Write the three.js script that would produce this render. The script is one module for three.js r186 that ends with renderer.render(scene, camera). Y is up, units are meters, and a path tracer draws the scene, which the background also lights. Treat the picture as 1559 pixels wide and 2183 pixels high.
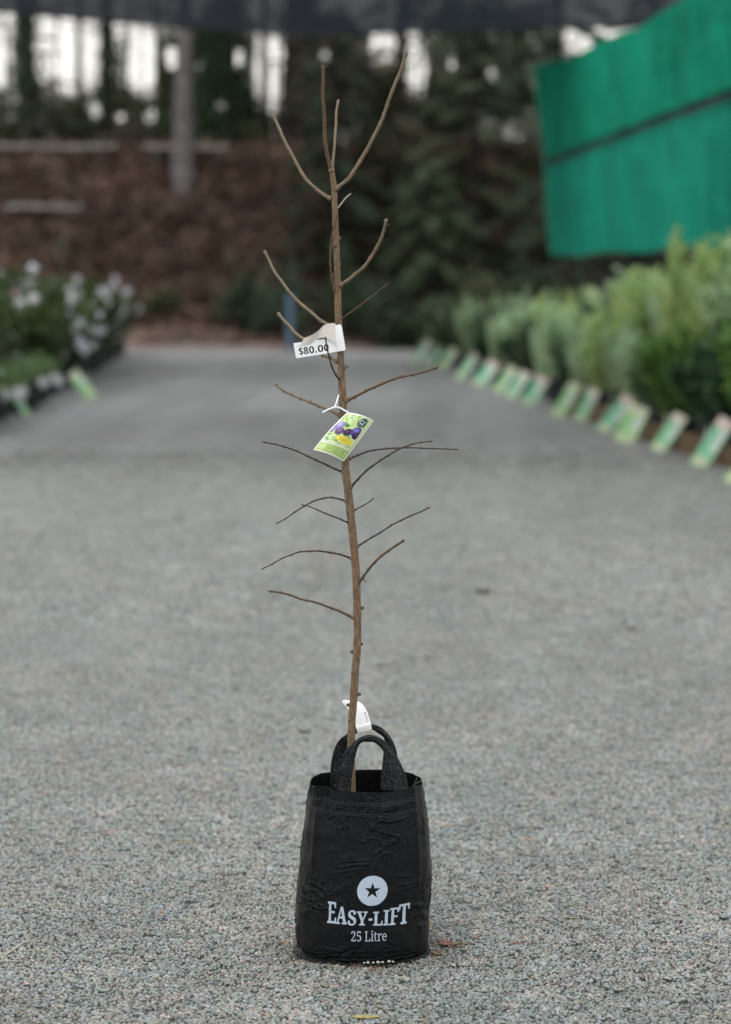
import * as THREE from 'three';
import { ImprovedNoise } from 'three/addons/math/ImprovedNoise.js';
import { mergeGeometries, mergeVertices } from 'three/addons/utils/BufferGeometryUtils.js';

// ---------------------------------------------------------------- camera, sky, sun, exposure
const scene = new THREE.Scene();
const camera = new THREE.PerspectiveCamera(22, 731 / 1024, 0.1, 2000);
camera.position.set(0, 1.51, 5.79);
camera.rotation.set(-0.08996, 0, 0);
camera.focus = 5.80;
camera.userData.fStop = 2.7;

const renderer = new THREE.WebGLRenderer({ antialias: true });
renderer.setSize(731, 1024);
renderer.toneMapping = THREE.LinearToneMapping;
renderer.toneMappingExposure = 1.5;
renderer.shadowMap.enabled = true;

const noise = new ImprovedNoise();
const N3 = (x, y, z) => noise.noise(x, y, z);
function fbm(x, y, z, oct = 4) { let s = 0, a = 1, t = 0; for (let i = 0; i < oct; i++) { s += a * N3(x, y, z); t += a; x *= 2.03; y *= 2.03; z *= 2.03; a *= 0.55; } return s / t; }
function rng(seed) { let a = seed >>> 0; return () => { a = (a + 0x6D2B79F5) | 0; let t = Math.imul(a ^ (a >>> 15), 1 | a); t = (t + Math.imul(t ^ (t >>> 7), 61 | t)) ^ t; return ((t ^ (t >>> 14)) >>> 0) / 4294967296; }; }
const clamp = (v, a = 0, b = 1) => Math.min(b, Math.max(a, v));
const lerp = (a, b, t) => a + (b - a) * t;
const smooth = (a, b, v) => { const t = clamp((v - a) / (b - a)); return t * t * (3 - 2 * t); };
function table(xs, ys, x) { if (x <= xs[0]) return ys[0]; for (let i = 1; i < xs.length; i++) if (x <= xs[i]) return lerp(ys[i - 1], ys[i], (x - xs[i - 1]) / (xs[i] - xs[i - 1])); return ys[ys.length - 1]; }

{ // overcast sky: soft pale cloud all over
  const w = 512, h = 256, d = new Float32Array(w * h * 4);
  for (let j = 0; j < h; j++) for (let i = 0; i < w; i++) {
    const el = ((j + 0.5) / h - 0.5) * Math.PI, az = (i + 0.5) / w * 2 * Math.PI;
    const c = Math.cos(el), X = c * Math.cos(az), Y = Math.sin(el), Z = c * Math.sin(az);
    const k = 1 + 0.16 * fbm(X * 2.2 + 5, Y * 4.5, Z * 2.2, 4);
    const up = Math.max(0, Y), o = 4 * (j * w + i), g = Y < 0 ? 0.35 : 1;
    d[o] = g * k * lerp(0.80, 1.30, up); d[o + 1] = g * k * lerp(0.775, 1.33, up); d[o + 2] = g * k * lerp(0.715, 1.36, up); d[o + 3] = 1;
  }
  const t = new THREE.DataTexture(d, w, h, THREE.RGBAFormat, THREE.FloatType);
  t.mapping = THREE.EquirectangularReflectionMapping; t.magFilter = THREE.LinearFilter; t.minFilter = THREE.LinearFilter; t.needsUpdate = true;
  scene.background = t; scene.environment = t; scene.backgroundIntensity = 1; scene.environmentIntensity = 1;
}
const sun = new THREE.DirectionalLight(new THREE.Color(1, 0.97, 0.93), 0.5);
sun.position.set(-6, 14, 8); sun.target.position.set(0, 0, -2); sun.castShadow = true; sun.shadow.radius = 55;
sun.shadow.mapSize.set(2048, 2048);
Object.assign(sun.shadow.camera, { left: -30, right: 30, top: 40, bottom: -40, near: 0.5, far: 120 });
scene.add(sun, sun.target);

// ---------------------------------------------------------------- helpers
const used = {};
function numbered(n) { if (!(n in used)) { used[n] = 0; return n; } used[n]++; return n + '_' + String(used[n]).padStart(3, '0'); }
function tag(o, label, category, group, kind) { o.userData.label = label; if (category) o.userData.category = category; if (group) o.userData.group = group; if (kind) o.userData.kind = kind; return o; }
function thing(name, label, category, [x, y, z] = [0, 0, 0], turn = 0, group) {
  const o = new THREE.Group(); o.name = numbered(name); o.position.set(x, y, z); o.rotation.y = turn; tag(o, label, category, group); scene.add(o); return o;
}
function part(name, geo, mat, parent) { const m = new THREE.Mesh(geo, mat); m.name = parent ? name : numbered(name); m.castShadow = m.receiveShadow = true; (parent || scene).add(m); return m; }
function copyOf(o, [x, y, z], turn, scale, label, group) {
  const c = o.clone(); c.name = numbered(o.name.replace(/_\d{3}$/, '')); c.userData = { ...o.userData }; c.position.set(x, y, z); c.rotation.y = turn; c.scale.setScalar(scale);
  if (label) c.userData.label = label; if (group) c.userData.group = group; scene.add(c); return c;
}
function structure(name, geo, mat, label, category) { const m = part(name, geo, mat); m.userData.kind = 'structure'; m.userData.label = label; m.userData.category = category; return m; }
const V = (a) => new THREE.Vector3(a[0], a[1], a[2]);
function std(r, g, b, rough = 0.8, o = {}) { return new THREE.MeshStandardMaterial({ color: new THREE.Color().setRGB(r, g, b), roughness: rough, side: THREE.DoubleSide, ...o }); }
function phys(r, g, b, rough = 0.8, o = {}) { return new THREE.MeshPhysicalMaterial({ color: new THREE.Color().setRGB(r, g, b), roughness: rough, side: THREE.DoubleSide, ...o }); }
function geoFrom(pos, idx, uv, col) {
  const g = new THREE.BufferGeometry(); g.setAttribute('position', new THREE.Float32BufferAttribute(pos, 3));
  if (uv) g.setAttribute('uv', new THREE.Float32BufferAttribute(uv, 2));
  if (col) g.setAttribute('color', new THREE.Float32BufferAttribute(col, 3));
  if (idx) g.setIndex(idx); g.computeVertexNormals(); return g;
}
function grid(nu, nv, f, uvf, flip) { // f(u,v) -> [x,y,z]
  const p = [], t = [], ix = [];
  for (let j = 0; j <= nv; j++) for (let i = 0; i <= nu; i++) { const u = i / nu, v = j / nv; p.push(...f(u, v)); t.push(...(uvf ? uvf(u, v) : [u, v])); }
  for (let j = 0; j < nv; j++) for (let i = 0; i < nu; i++) { const a = j * (nu + 1) + i, b = a + 1, c = a + nu + 1, d = c + 1; flip ? ix.push(a, c, b, b, c, d) : ix.push(a, b, c, b, d, c); }
  return geoFrom(p, ix, t);
}
function dataTex(w, h, f, srgb, wrap = true) {
  const d = new Uint8Array(w * h * 4);
  for (let j = 0; j < h; j++) for (let i = 0; i < w; i++) { const c = f(i / w, j / h, i, j), o = 4 * (j * w + i); d[o] = clamp(c[0]) * 255; d[o + 1] = clamp(c[1]) * 255; d[o + 2] = clamp(c[2]) * 255; d[o + 3] = 255; }
  const t = new THREE.DataTexture(d, w, h); if (srgb) t.colorSpace = THREE.SRGBColorSpace;
  t.magFilter = THREE.LinearFilter; t.minFilter = THREE.LinearMipmapLinearFilter; t.generateMipmaps = true; if (wrap) t.wrapS = t.wrapT = THREE.RepeatWrapping; t.needsUpdate = true; return t;
}
function canvasTex(w, h, draw) { const c = document.createElement('canvas'); c.width = w; c.height = h; const g = c.getContext('2d'); draw(g, w, h); const t = new THREE.CanvasTexture(c); t.colorSpace = THREE.SRGBColorSpace; t.anisotropy = 8; return t; }
// swept tube with a radius at every point; pts = [[x,y,z,r],...]
function sweep(pts, sides = 10, perSeg = 5, wob = 0, seed = 0, nodes = []) {
  const c = new THREE.CatmullRomCurve3(pts.map(V), false, 'centripetal');
  const n = (pts.length - 1) * perSeg, L = c.getLength(), pos = [], uv = [], ix = [];
  let N = new THREE.Vector3(0.3, 0.1, 1), prevT = null;
  for (let i = 0; i <= n; i++) {
    const t = i / n, k = t * (pts.length - 1), a = Math.min(pts.length - 2, Math.floor(k));
    const P = c.getPoint(t), T = c.getTangent(t).normalize();
    N.addScaledVector(T, -N.dot(T)).normalize(); const B = new THREE.Vector3().crossVectors(T, N);
    let r = lerp(pts[a][3], pts[a + 1][3], k - a);
    for (const q of nodes) r *= 1 + q[1] * Math.exp(-(((t - q[0]) * L / q[2]) ** 2));
    for (let s = 0; s <= sides; s++) {
      const an = (s % sides) / sides * Math.PI * 2, rr = r * (1 + wob * N3(Math.cos(an) * 1.3 + seed, t * L * 60, Math.sin(an) * 1.3));
      pos.push(P.x + rr * (Math.cos(an) * N.x + Math.sin(an) * B.x), P.y + rr * (Math.cos(an) * N.y + Math.sin(an) * B.y), P.z + rr * (Math.cos(an) * N.z + Math.sin(an) * B.z));
      uv.push(s / sides * 0.06, t * L);
    }
  }
  for (let i = 0; i < n; i++) for (let s = 0; s < sides; s++) { const a = i * (sides + 1) + s, b = a + 1, d = a + sides + 1, e = d + 1; ix.push(a, b, d, b, e, d); }
  const base = pos.length / 3; // end caps
  for (const [row, end] of [[0, 0], [n, 1]]) {
    const P = c.getPoint(end), ci = pos.length / 3; pos.push(P.x, P.y, P.z); uv.push(0.03, end * L);
    for (let s = 0; s < sides; s++) { const a = row * (sides + 1) + s, b = a + 1; end ? ix.push(ci, a, b) : ix.push(ci, b, a); }
  }
  return geoFrom(pos, ix, uv);
}
function blob(P, r, seed, sx = 1, sy = 1, sz = 1, detail = 1) { const g = new THREE.IcosahedronGeometry(1, detail); g.deleteAttribute('uv'); g.deleteAttribute('normal'); const m = mergeVertices(g, 1e-4), p = m.attributes.position; for (let i = 0; i < p.count; i++) { const k = r * (1 + 0.25 * N3(p.getX(i) * 1.5 + seed, p.getY(i) * 1.5, p.getZ(i) * 1.5)); p.setXYZ(i, P[0] + p.getX(i) * k * sx, P[1] + p.getY(i) * k * sy, P[2] + p.getZ(i) * k * sz); } m.setAttribute('uv', new THREE.Float32BufferAttribute(new Float32Array(p.count * 2), 2)); m.computeVertexNormals(); return m; }
// a cloud of folded leaf faces; each leaf: [x,y,z, dirx,diry,dirz, length, width, r,g,b]
function leafMesh(list, rand) {
  const pos = [], col = [], ix = [];
  const d = new THREE.Vector3(), s = new THREE.Vector3(), u = new THREE.Vector3();
  for (const l of list) {
    d.set(l[3], l[4], l[5]).normalize(); s.set((rand() - 0.5) * 0.7, 0.25 + rand() * 0.5, (rand() - 0.5) * 0.7).cross(d).normalize(); u.crossVectors(d, s).multiplyScalar(0.18 * l[7]);
    const b = pos.length / 3, L = l[6], w = l[7] / 2;
    pos.push(l[0], l[1], l[2], l[0] + d.x * L * 0.45 + s.x * w + u.x, l[1] + d.y * L * 0.45 + s.y * w + u.y, l[2] + d.z * L * 0.45 + s.z * w + u.z,
      l[0] + d.x * L, l[1] + d.y * L, l[2] + d.z * L, l[0] + d.x * L * 0.45 - s.x * w + u.x, l[1] + d.y * L * 0.45 - s.y * w + u.y, l[2] + d.z * L * 0.45 - s.z * w + u.z);
    for (let k = 0; k < 4; k++) col.push(l[8], l[9], l[10]);
    ix.push(b, b + 1, b + 2, b, b + 2, b + 3);
  }
  return geoFrom(pos, ix, null, col);
}
const tint = (c, rand, v = 0.3) => { const k = 1 + v * (rand() * 2 - 1), h = 0.12 * (rand() - 0.5); return [c[0] * k * (1 + h), c[1] * k, c[2] * k * (1 - h)]; };
const inBall = (rand) => { for (;;) { const x = rand() * 2 - 1, y = rand() * 2 - 1, z = rand() * 2 - 1, q = x * x + y * y + z * z; if (q <= 1) return [x, y, z]; } };

// measured in metres: tree skeleton (x, y, z, radius), strap edges, label corners
const DATA = {trunk:[[-0.0277,0.332,0,0.0103],[-0.0288,0.3468,0,0.0088],[-0.0293,0.3596,0,0.0077],[-0.0303,0.4019,0,0.0077],[-0.0326,0.4548,0,0.0082],[-0.0314,0.4844,0,0.0086],[-0.0302,0.5213,0,0.0085],[-0.0271,0.5635,0,0.0088],[-0.0234,0.6213,0,0.0089],[-0.0199,0.6676,0,0.0087],[-0.0177,0.7137,0,0.0089],[-0.0186,0.7755,0,0.0088],[-0.0202,0.8372,0,0.0088],[-0.0241,0.8987,0,0.0088],[-0.0306,0.9602,0,0.009],[-0.0368,1.0215,0,0.0092],[-0.0434,1.0786,0,0.0085],[-0.0444,1.1097,0,0.0082],[-0.049,1.2007,0,0.0082],[-0.0495,1.2316,0,0.0088],[-0.0521,1.2739,0,0.0082],[-0.0549,1.3439,0,0.0075],[-0.0595,1.4158,0,0.0077],[-0.0611,1.4875,0,0.0072],[-0.0623,1.5304,0,0.0067],[-0.0641,1.5876,0,0.0067],[-0.0673,1.659,0,0.0064],[-0.0687,1.7017,0,0.0064],[-0.0727,1.7291,0,0.0059],[-0.0742,1.7474,0,0.0036]],branches:[{p:[[-0.0736,1.6738,0.0,0.0037],[-0.0908,1.683,-0.0042,0.0037],[-0.111,1.6988,-0.0098,0.0036],[-0.1311,1.719,-0.016,0.0035],[-0.147,1.7448,-0.0225,0.0034],[-0.16,1.7693,-0.0285,0.0033],[-0.1788,1.8039,-0.037,0.0032],[-0.189,1.8284,-0.0428,0.0032],[-0.2036,1.8588,-0.05,0.0031]],tone:0},
  {p:[[-0.0735,1.7326,0.0,0.0039],[-0.0778,1.7466,0.0032,0.0039],[-0.0834,1.7719,0.0088,0.0038],[-0.0875,1.7971,0.0144,0.0037],[-0.0888,1.8278,0.0211,0.0037],[-0.09,1.8639,0.0291,0.0035],[-0.0927,1.8971,0.0364,0.0034],[-0.0912,1.9247,0.0425,0.0034],[-0.0924,1.9583,0.05,0.0032]],tone:1},
  {p:[[-0.0727,1.734,0.0,0.003],[-0.0713,1.7556,-0.0082,0.003],[-0.0688,1.7788,-0.0171,0.0029],[-0.0666,1.8106,-0.0291,0.0028],[-0.0647,1.8397,-0.0401,0.0027],[-0.0639,1.8659,-0.05,0.0026],[-0.0597,1.8922,-0.06,0.0026]],tone:0},
  {p:[[-0.0679,1.6934,0.0,0.004],[-0.0564,1.7027,0.003,0.004],[-0.0392,1.7153,0.0073,0.0039],[-0.0192,1.7434,0.0144,0.0038],[-0.002,1.7713,0.0211,0.0038],[0.015,1.802,0.0284,0.0037],[0.0334,1.8382,0.0368,0.0036],[0.0419,1.8603,0.0417,0.0035],[0.0545,1.8962,0.0497,0.0035],[0.0657,1.9238,0.0559,0.0034],[0.0797,1.9567,0.0634,0.0033],[0.0874,1.9868,0.07,0.0032]],tone:0},
  {p:[[-0.0622,1.653,0.0,0.0018],[-0.0593,1.656,-0.0036,0.0017],[-0.0437,1.6765,-0.0264,0.0016],[-0.0323,1.6869,-0.04,0.0015]],tone:3},
  {p:[[-0.0624,1.4575,0.0,0.0023],[-0.0694,1.479,0.0073,0.0022],[-0.0736,1.5019,0.0148,0.0021],[-0.0769,1.5361,0.0259,0.002],[-0.0747,1.5729,0.0379,0.0019],[-0.0717,1.601,0.0471,0.0017],[-0.0659,1.6179,0.0529,0.0017],[-0.061,1.6389,0.06,0.0016]],tone:1},
  {p:[[-0.0595,1.4842,0.0,0.0037],[-0.0393,1.4962,0.0113,0.0036],[-0.0221,1.5105,0.022,0.0036],[-0.002,1.5275,0.0347,0.0035],[0.0122,1.5473,0.0466,0.0034],[0.0249,1.5698,0.0592,0.0033],[0.0348,1.5894,0.07,0.0032],[0.0404,1.6089,0.0801,0.0031],[0.0451,1.6284,0.09,0.0031]],tone:0},
  {p:[[0.0412,1.6089,0.08,0.0011],[0.0465,1.6139,0.0853,0.0009],[0.0516,1.6177,0.09,0.0007]],tone:1},
  {p:[[-0.0624,1.383,0.0,0.0037],[-0.0827,1.4001,-0.0087,0.0036],[-0.1,1.41,-0.0152,0.0035],[-0.1233,1.43,-0.0252,0.0034],[-0.1465,1.4486,-0.0349,0.0033],[-0.167,1.4701,-0.0446,0.0032],[-0.1846,1.4932,-0.054,0.0031],[-0.2022,1.5177,-0.0638,0.003],[-0.2141,1.5423,-0.0726,0.0029],[-0.2244,1.5626,-0.08,0.0028]],tone:0},
  {p:[[-0.0598,1.3186,0.0,0.0035],[-0.0766,1.3265,-0.0108,0.0035],[-0.0951,1.3337,-0.0222,0.0034],[-0.1167,1.35,-0.0379,0.0033],[-0.1384,1.368,-0.0541,0.0032],[-0.1572,1.3814,-0.0672,0.0032],[-0.1697,1.3965,-0.0785,0.0031],[-0.1839,1.4102,-0.0897,0.003],[-0.195,1.4245,-0.1,0.003]],tone:0},
  {p:[[-0.0595,1.4103,0.0,0.0015],[-0.0509,1.4146,0.0035,0.0014],[-0.0279,1.4305,0.0137,0.0013],[-0.0049,1.4478,0.0241,0.0012],[0.0208,1.4678,0.0361,0.0011],[0.0506,1.4912,0.05,0.0009]],tone:1},
  {p:[[-0.0522,1.2736,0.0,0.0022],[-0.0642,1.2893,0.0126,0.002],[-0.0717,1.3049,0.0237,0.0019],[-0.0775,1.3234,0.0362,0.0018],[-0.0804,1.3357,0.0443,0.0017],[-0.0847,1.3572,0.0584,0.0016],[-0.0869,1.3749,0.07,0.0014]],tone:2},
  {p:[[-0.0507,1.298,0.0,0.0013],[-0.0454,1.3028,0.0069,0.0012],[-0.0399,1.3076,0.014,0.001],[-0.0347,1.3108,0.02,0.0009]],tone:1},
  {p:[[-0.0436,1.3038,0.01,0.0009],[-0.0439,1.3091,0.0153,0.0008],[-0.0429,1.3138,0.02,0.0006]],tone:1},
  {p:[[-0.0477,1.2301,0.0,0.0032],[-0.0157,1.247,0.0161,0.0031],[0.0116,1.2613,0.0299,0.0029],[0.0357,1.2723,0.0419,0.0028],[0.0657,1.285,0.0567,0.0026],[0.0926,1.2915,0.0693,0.0025],[0.1253,1.2996,0.0848,0.0023],[0.1563,1.3106,0.1,0.0021]],tone:1},
  {p:[[-0.0492,1.1975,0.0,0.0035],[-0.0829,1.2137,-0.0113,0.0033],[-0.1105,1.224,-0.0201,0.0032],[-0.1351,1.2343,-0.0281,0.003],[-0.1597,1.2431,-0.036,0.0029],[-0.1813,1.2535,-0.0431,0.0028],[-0.1999,1.267,-0.05,0.0027]],tone:0},
  {p:[[-0.0447,1.0748,0.0,0.0023],[-0.0645,1.082,0.0064,0.0022],[-0.0857,1.0932,0.0136,0.0021],[-0.1099,1.1045,0.0217,0.0019],[-0.131,1.1156,0.029,0.0018],[-0.155,1.1268,0.0371,0.0017],[-0.1819,1.1365,0.0459,0.0016],[-0.1999,1.1414,0.0517,0.0015],[-0.2261,1.1471,0.06,0.0013]],tone:2},
  {p:[[-0.0402,1.1036,0.0,0.0022],[-0.0127,1.1144,-0.0107,0.002],[0.0117,1.1221,-0.02,0.0019],[0.0424,1.1253,-0.0311,0.0018],[0.0763,1.1267,-0.0432,0.0017],[0.1103,1.1262,-0.0553,0.0015],[0.1413,1.1236,-0.0663,0.0014],[0.1756,1.1222,-0.0784,0.0013],[0.2084,1.1193,-0.09,0.0011]],tone:2},
  {p:[[-0.0387,1.0356,0.0,0.0024],[-0.0096,1.0694,0.0214,0.0022],[0.0086,1.0871,0.0337,0.002],[0.0297,1.1032,0.0468,0.0019],[0.0508,1.1177,0.0594,0.0018],[0.0747,1.1322,0.0733,0.0016],[0.0956,1.1411,0.0846,0.0015],[0.1164,1.1472,0.0955,0.0014],[0.1445,1.1511,0.11,0.0012]],tone:2},
  {p:[[-0.0371,1.0577,0.0,0.0008],[-0.0279,1.0624,0.0142,0.0008],[-0.0239,1.0638,0.02,0.0007]],tone:3},
  {p:[[-0.0372,1.0108,0.0,0.0021],[-0.0771,1.0186,-0.0163,0.0018],[-0.1048,1.013,-0.0274,0.0017],[-0.1296,1.0013,-0.038,0.0016],[-0.1546,0.9849,-0.0495,0.0014],[-0.1796,0.9667,-0.0613,0.0012],[-0.1991,0.9551,-0.07,0.0011]],tone:2},
  {p:[[-0.0311,0.9608,0.0,0.0019],[-0.0644,0.9778,0.0248,0.0016],[-0.0885,0.9885,0.0424,0.0014],[-0.1183,1.0042,0.065,0.0011],[-0.139,1.0116,0.08,0.0009]],tone:2},
  {p:[[-0.0295,0.9887,0.0,0.0016],[-0.0035,1.0054,0.0264,0.0014],[0.0116,1.0159,0.0423,0.0013],[0.0171,1.0233,0.05,0.0012]],tone:1},
  {p:[[-0.0234,0.9073,0.0,0.0022],[0.0056,0.9253,-0.011,0.002],[0.0271,0.9368,-0.0189,0.0019],[0.0609,0.9572,-0.0316,0.0018],[0.0887,0.9701,-0.0414,0.0017],[0.1197,0.9825,-0.0519,0.0015],[0.143,0.9926,-0.06,0.0014]],tone:2},
  {p:[[-0.0235,0.8818,0.0,0.0023],[-0.0525,0.8933,0.0071,0.0021],[-0.0768,0.8991,0.0128,0.002],[-0.1042,0.9032,0.0191,0.0018],[-0.1254,0.9034,0.0239,0.0017],[-0.1466,0.9017,0.0288,0.0016],[-0.1678,0.8946,0.034,0.0015],[-0.1859,0.8875,0.0386,0.0014],[-0.207,0.8759,0.0442,0.0013],[-0.2296,0.8652,0.05,0.0011]],tone:2},
  {p:[[-0.0204,0.8233,0.0,0.0031],[-0.0066,0.8434,0.0139,0.0029],[0.0056,0.8617,0.0266,0.0028],[0.0208,0.8816,0.0411,0.0027],[0.0359,0.8967,0.0536,0.0026],[0.0539,0.9119,0.0675,0.0025],[0.0704,0.9238,0.0796,0.0024],[0.0838,0.9348,0.09,0.0023]],tone:1},
  {p:[[-0.0204,0.7492,0.0,0.0027],[-0.0587,0.7688,0.0083,0.0026],[-0.08,0.7777,0.0128,0.0025],[-0.1135,0.7902,0.0197,0.0024],[-0.1469,0.7988,0.0265,0.0023],[-0.1651,0.8069,0.0304,0.0022],[-0.1863,0.8127,0.0347,0.0021],[-0.2128,0.8173,0.04,0.002]],tone:1},
  {p:[[-0.0097,0.857,0.012,0.0007],[-0.0036,0.8423,0.0181,0.0006],[0.0019,0.8335,0.022,0.0005]],tone:2}],knots:[[-0.0109,0.6938,0.0],[-0.0265,0.6306,0.0056],[-0.0151,0.5821,0.0049],[-0.0286,0.676,0.0],[-0.0088,0.7745,0.0],[-0.0328,0.5234,0.0063],[-0.037,0.5571,0.0],[-0.054,1.343,0.0056],[-0.0682,1.6213,0.0],[-0.059,1.5886,0.0014],[-0.0671,1.5733,0.007],[-0.059,1.5325,0.0014],[-0.0683,1.508,0.0007]],front:[[[-0.0651,0.347,0.095],[-0.0343,0.3454,0.095]],[[-0.0635,0.3701,0.098],[-0.0334,0.3685,0.098]],[[-0.0619,0.4137,0.1],[-0.0295,0.4137,0.1]],[[-0.0579,0.4346,0.1],[-0.0263,0.4378,0.1]],[[-0.0461,0.4688,0.095],[-0.0208,0.4624,0.095]],[[-0.024,0.491,0.085],[-0.0145,0.4814,0.085]],[[-0.0081,0.5006,0.08],[-0.0066,0.4877,0.08]],[[0.0061,0.5039,0.078],[0.0061,0.4879,0.078]],[[0.0251,0.5014,0.08],[0.0172,0.4877,0.08]],[[0.0425,0.491,0.085],[0.0314,0.4782,0.085]],[[0.0599,0.4711,0.09],[0.0393,0.4679,0.09]],[[0.0725,0.4528,0.095],[0.0456,0.4528,0.095]],[[0.0835,0.4298,0.1],[0.0535,0.425,0.1]],[[0.0915,0.4073,0.1],[0.0599,0.4025,0.1]],[[0.0928,0.3701,0.098],[0.0612,0.3685,0.098]],[[0.0929,0.347,0.095],[0.0612,0.3454,0.095]]],back:[[[-0.0804,0.3507,-0.098],[-0.0411,0.3507,-0.098]],[[-0.0801,0.3785,-0.1],[-0.0411,0.3785,-0.1]],[[-0.0779,0.4084,-0.1],[-0.0424,0.4084,-0.1]],[[-0.0705,0.4407,-0.095],[-0.0411,0.4407,-0.095]],[[-0.0589,0.464,-0.085],[-0.0345,0.4607,-0.085]],[[-0.0426,0.478,-0.08],[-0.0279,0.4715,-0.08]],[[-0.0214,0.497,-0.075],[-0.0189,0.4806,-0.075]],[[-0.0035,0.5041,-0.072],[-0.0035,0.4857,-0.072]],[[0.0128,0.5025,-0.072],[0.0144,0.489,-0.072]],[[0.029,0.4979,-0.075],[0.0291,0.4798,-0.075]],[[0.0437,0.4863,-0.08],[0.0405,0.4698,-0.08]],[[0.0584,0.4673,-0.085],[0.043,0.4541,-0.085]],[[0.0691,0.4416,-0.09],[0.0409,0.4367,-0.09]],[[0.0725,0.4209,-0.095],[0.0382,0.4076,-0.095]],[[0.0734,0.3752,-0.1],[0.0349,0.3752,-0.1]],[[0.0734,0.3474,-0.098],[0.035,0.3474,-0.098]]],
  tags:{strip_top:[[-0.1576,1.3603,0.025],[-0.1375,1.363,0.022],[-0.1129,1.3662,0.016],[-0.0881,1.3697,0.012],[-0.0694,1.3736,0.012],[-0.0601,1.3767,0.014]],strip_bot:[[-0.1515,1.3275,0.025],[-0.1314,1.3305,0.022],[-0.1098,1.3337,0.016],[-0.085,1.3374,0.012],[-0.0664,1.341,0.012],[-0.0601,1.342,0.014]],flap_top:[[-0.1331,1.3721,0.046],[-0.117,1.3785,0.04],[-0.1033,1.3876,0.03],[-0.091,1.3993,0.022],[-0.0786,1.4031,0.018],[-0.0686,1.4037,0.015],[-0.0617,1.3976,0.012]],flap_bot:[[-0.1462,1.3498,0.05],[-0.1301,1.3543,0.044],[-0.1156,1.3602,0.034],[-0.1034,1.37,0.026],[-0.0872,1.3718,0.021],[-0.0686,1.3613,0.017],[-0.0601,1.3434,0.0145]],col_top:[[-0.0675,1.3981,0.0135],[-0.0616,1.4,0.0155],[-0.0554,1.4012,0.0145],[-0.0516,1.3951,0.004]],col_bot:[[-0.0629,1.3414,0.0135],[-0.0555,1.3427,0.0165],[-0.0462,1.3439,0.0145],[-0.0436,1.347,0.004]],card:[[-0.04,1.2092,0.024],[0.0183,1.1914,0.026],[-0.0478,1.101,0.02],[-0.1142,1.1277,0.034]],tie1:[[-0.0557,1.2486,-0.004],[-0.0595,1.2428,0.006],[-0.0634,1.2307,0.012],[-0.0669,1.2208,0.016]],tie2:[[-0.0947,1.2083,0.022],[-0.082,1.2146,0.018],[-0.0669,1.2203,0.016]],tie3:[[-0.0669,1.2203,0.016],[-0.0571,1.2188,0.017],[-0.0477,1.214,0.021],[-0.0384,1.2084,0.026],[-0.0407,1.2034,0.026]],bag_l:[[-0.0181,0.4848,-0.06],[-0.0205,0.4942,-0.058],[-0.0221,0.5004,-0.06],[-0.0294,0.5188,-0.063],[-0.0408,0.5393,-0.068],[-0.0547,0.5523,-0.074]],bag_r:[[0.0144,0.4919,-0.06],[0.0127,0.5024,-0.058],[0.0103,0.5103,-0.06],[0.003,0.5336,-0.063],[-0.0132,0.5524,-0.068],[-0.0482,0.5564,-0.074]]}};

// ---------------------------------------------------------------- the setting: ground, gravel yard, bank
structure('ground', new THREE.PlaneGeometry(1600, 1600).rotateX(-Math.PI / 2).translate(0, -0.012, 0), std(0.07, 0.06, 0.045, 0.95), 'bare brown earth reaching out beyond the gravel yard', 'ground');
{
  const W0 = -13, W1 = 13, Z0 = -47.6, Z1 = 14, r = rng(11);
  const map = dataTex(1024, 2048, (u, v) => {
    const x = lerp(W0, W1, u), z = lerp(Z1, Z0, v), row = x + 0.0454 * z; // along the drive
    let k = 0.163 * (1 + 0.26 * fbm(x * 0.5, 3, z * 0.28, 3) + 0.42 * fbm(row * 1.6, 9, z * 0.08, 3) + 0.26 * fbm(x * 6.5, 4, z * 3.2, 3) + 0.30 * fbm((row + 0.25 * Math.sin(z * 0.21)) * 7, 13, z * 0.35, 3) + 0.5 * (r() - 0.5));
    const h = fbm(x * 1.1, 20, z * 0.8, 3), g = fbm(x * 0.9, 40, z * 0.7, 3);
    return [Math.pow(k * (0.975 + 0.12 * h), 1 / 2.2), Math.pow(k * (0.995 - 0.03 * h + 0.05 * g), 1 / 2.2), Math.pow(k * (0.99 - 0.07 * h), 1 / 2.2)];
  }, true, false);
  const g = new THREE.PlaneGeometry(W1 - W0, Z1 - Z0, 1, 1).rotateX(-Math.PI / 2).translate(0, -0.0065, (Z0 + Z1) / 2);
  structure('gravel_yard', g, new THREE.MeshStandardMaterial({ map, roughness: 0.9, side: THREE.DoubleSide }), 'wide grey gravel yard with faint paler wheel tracks', 'gravel');
}
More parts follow.
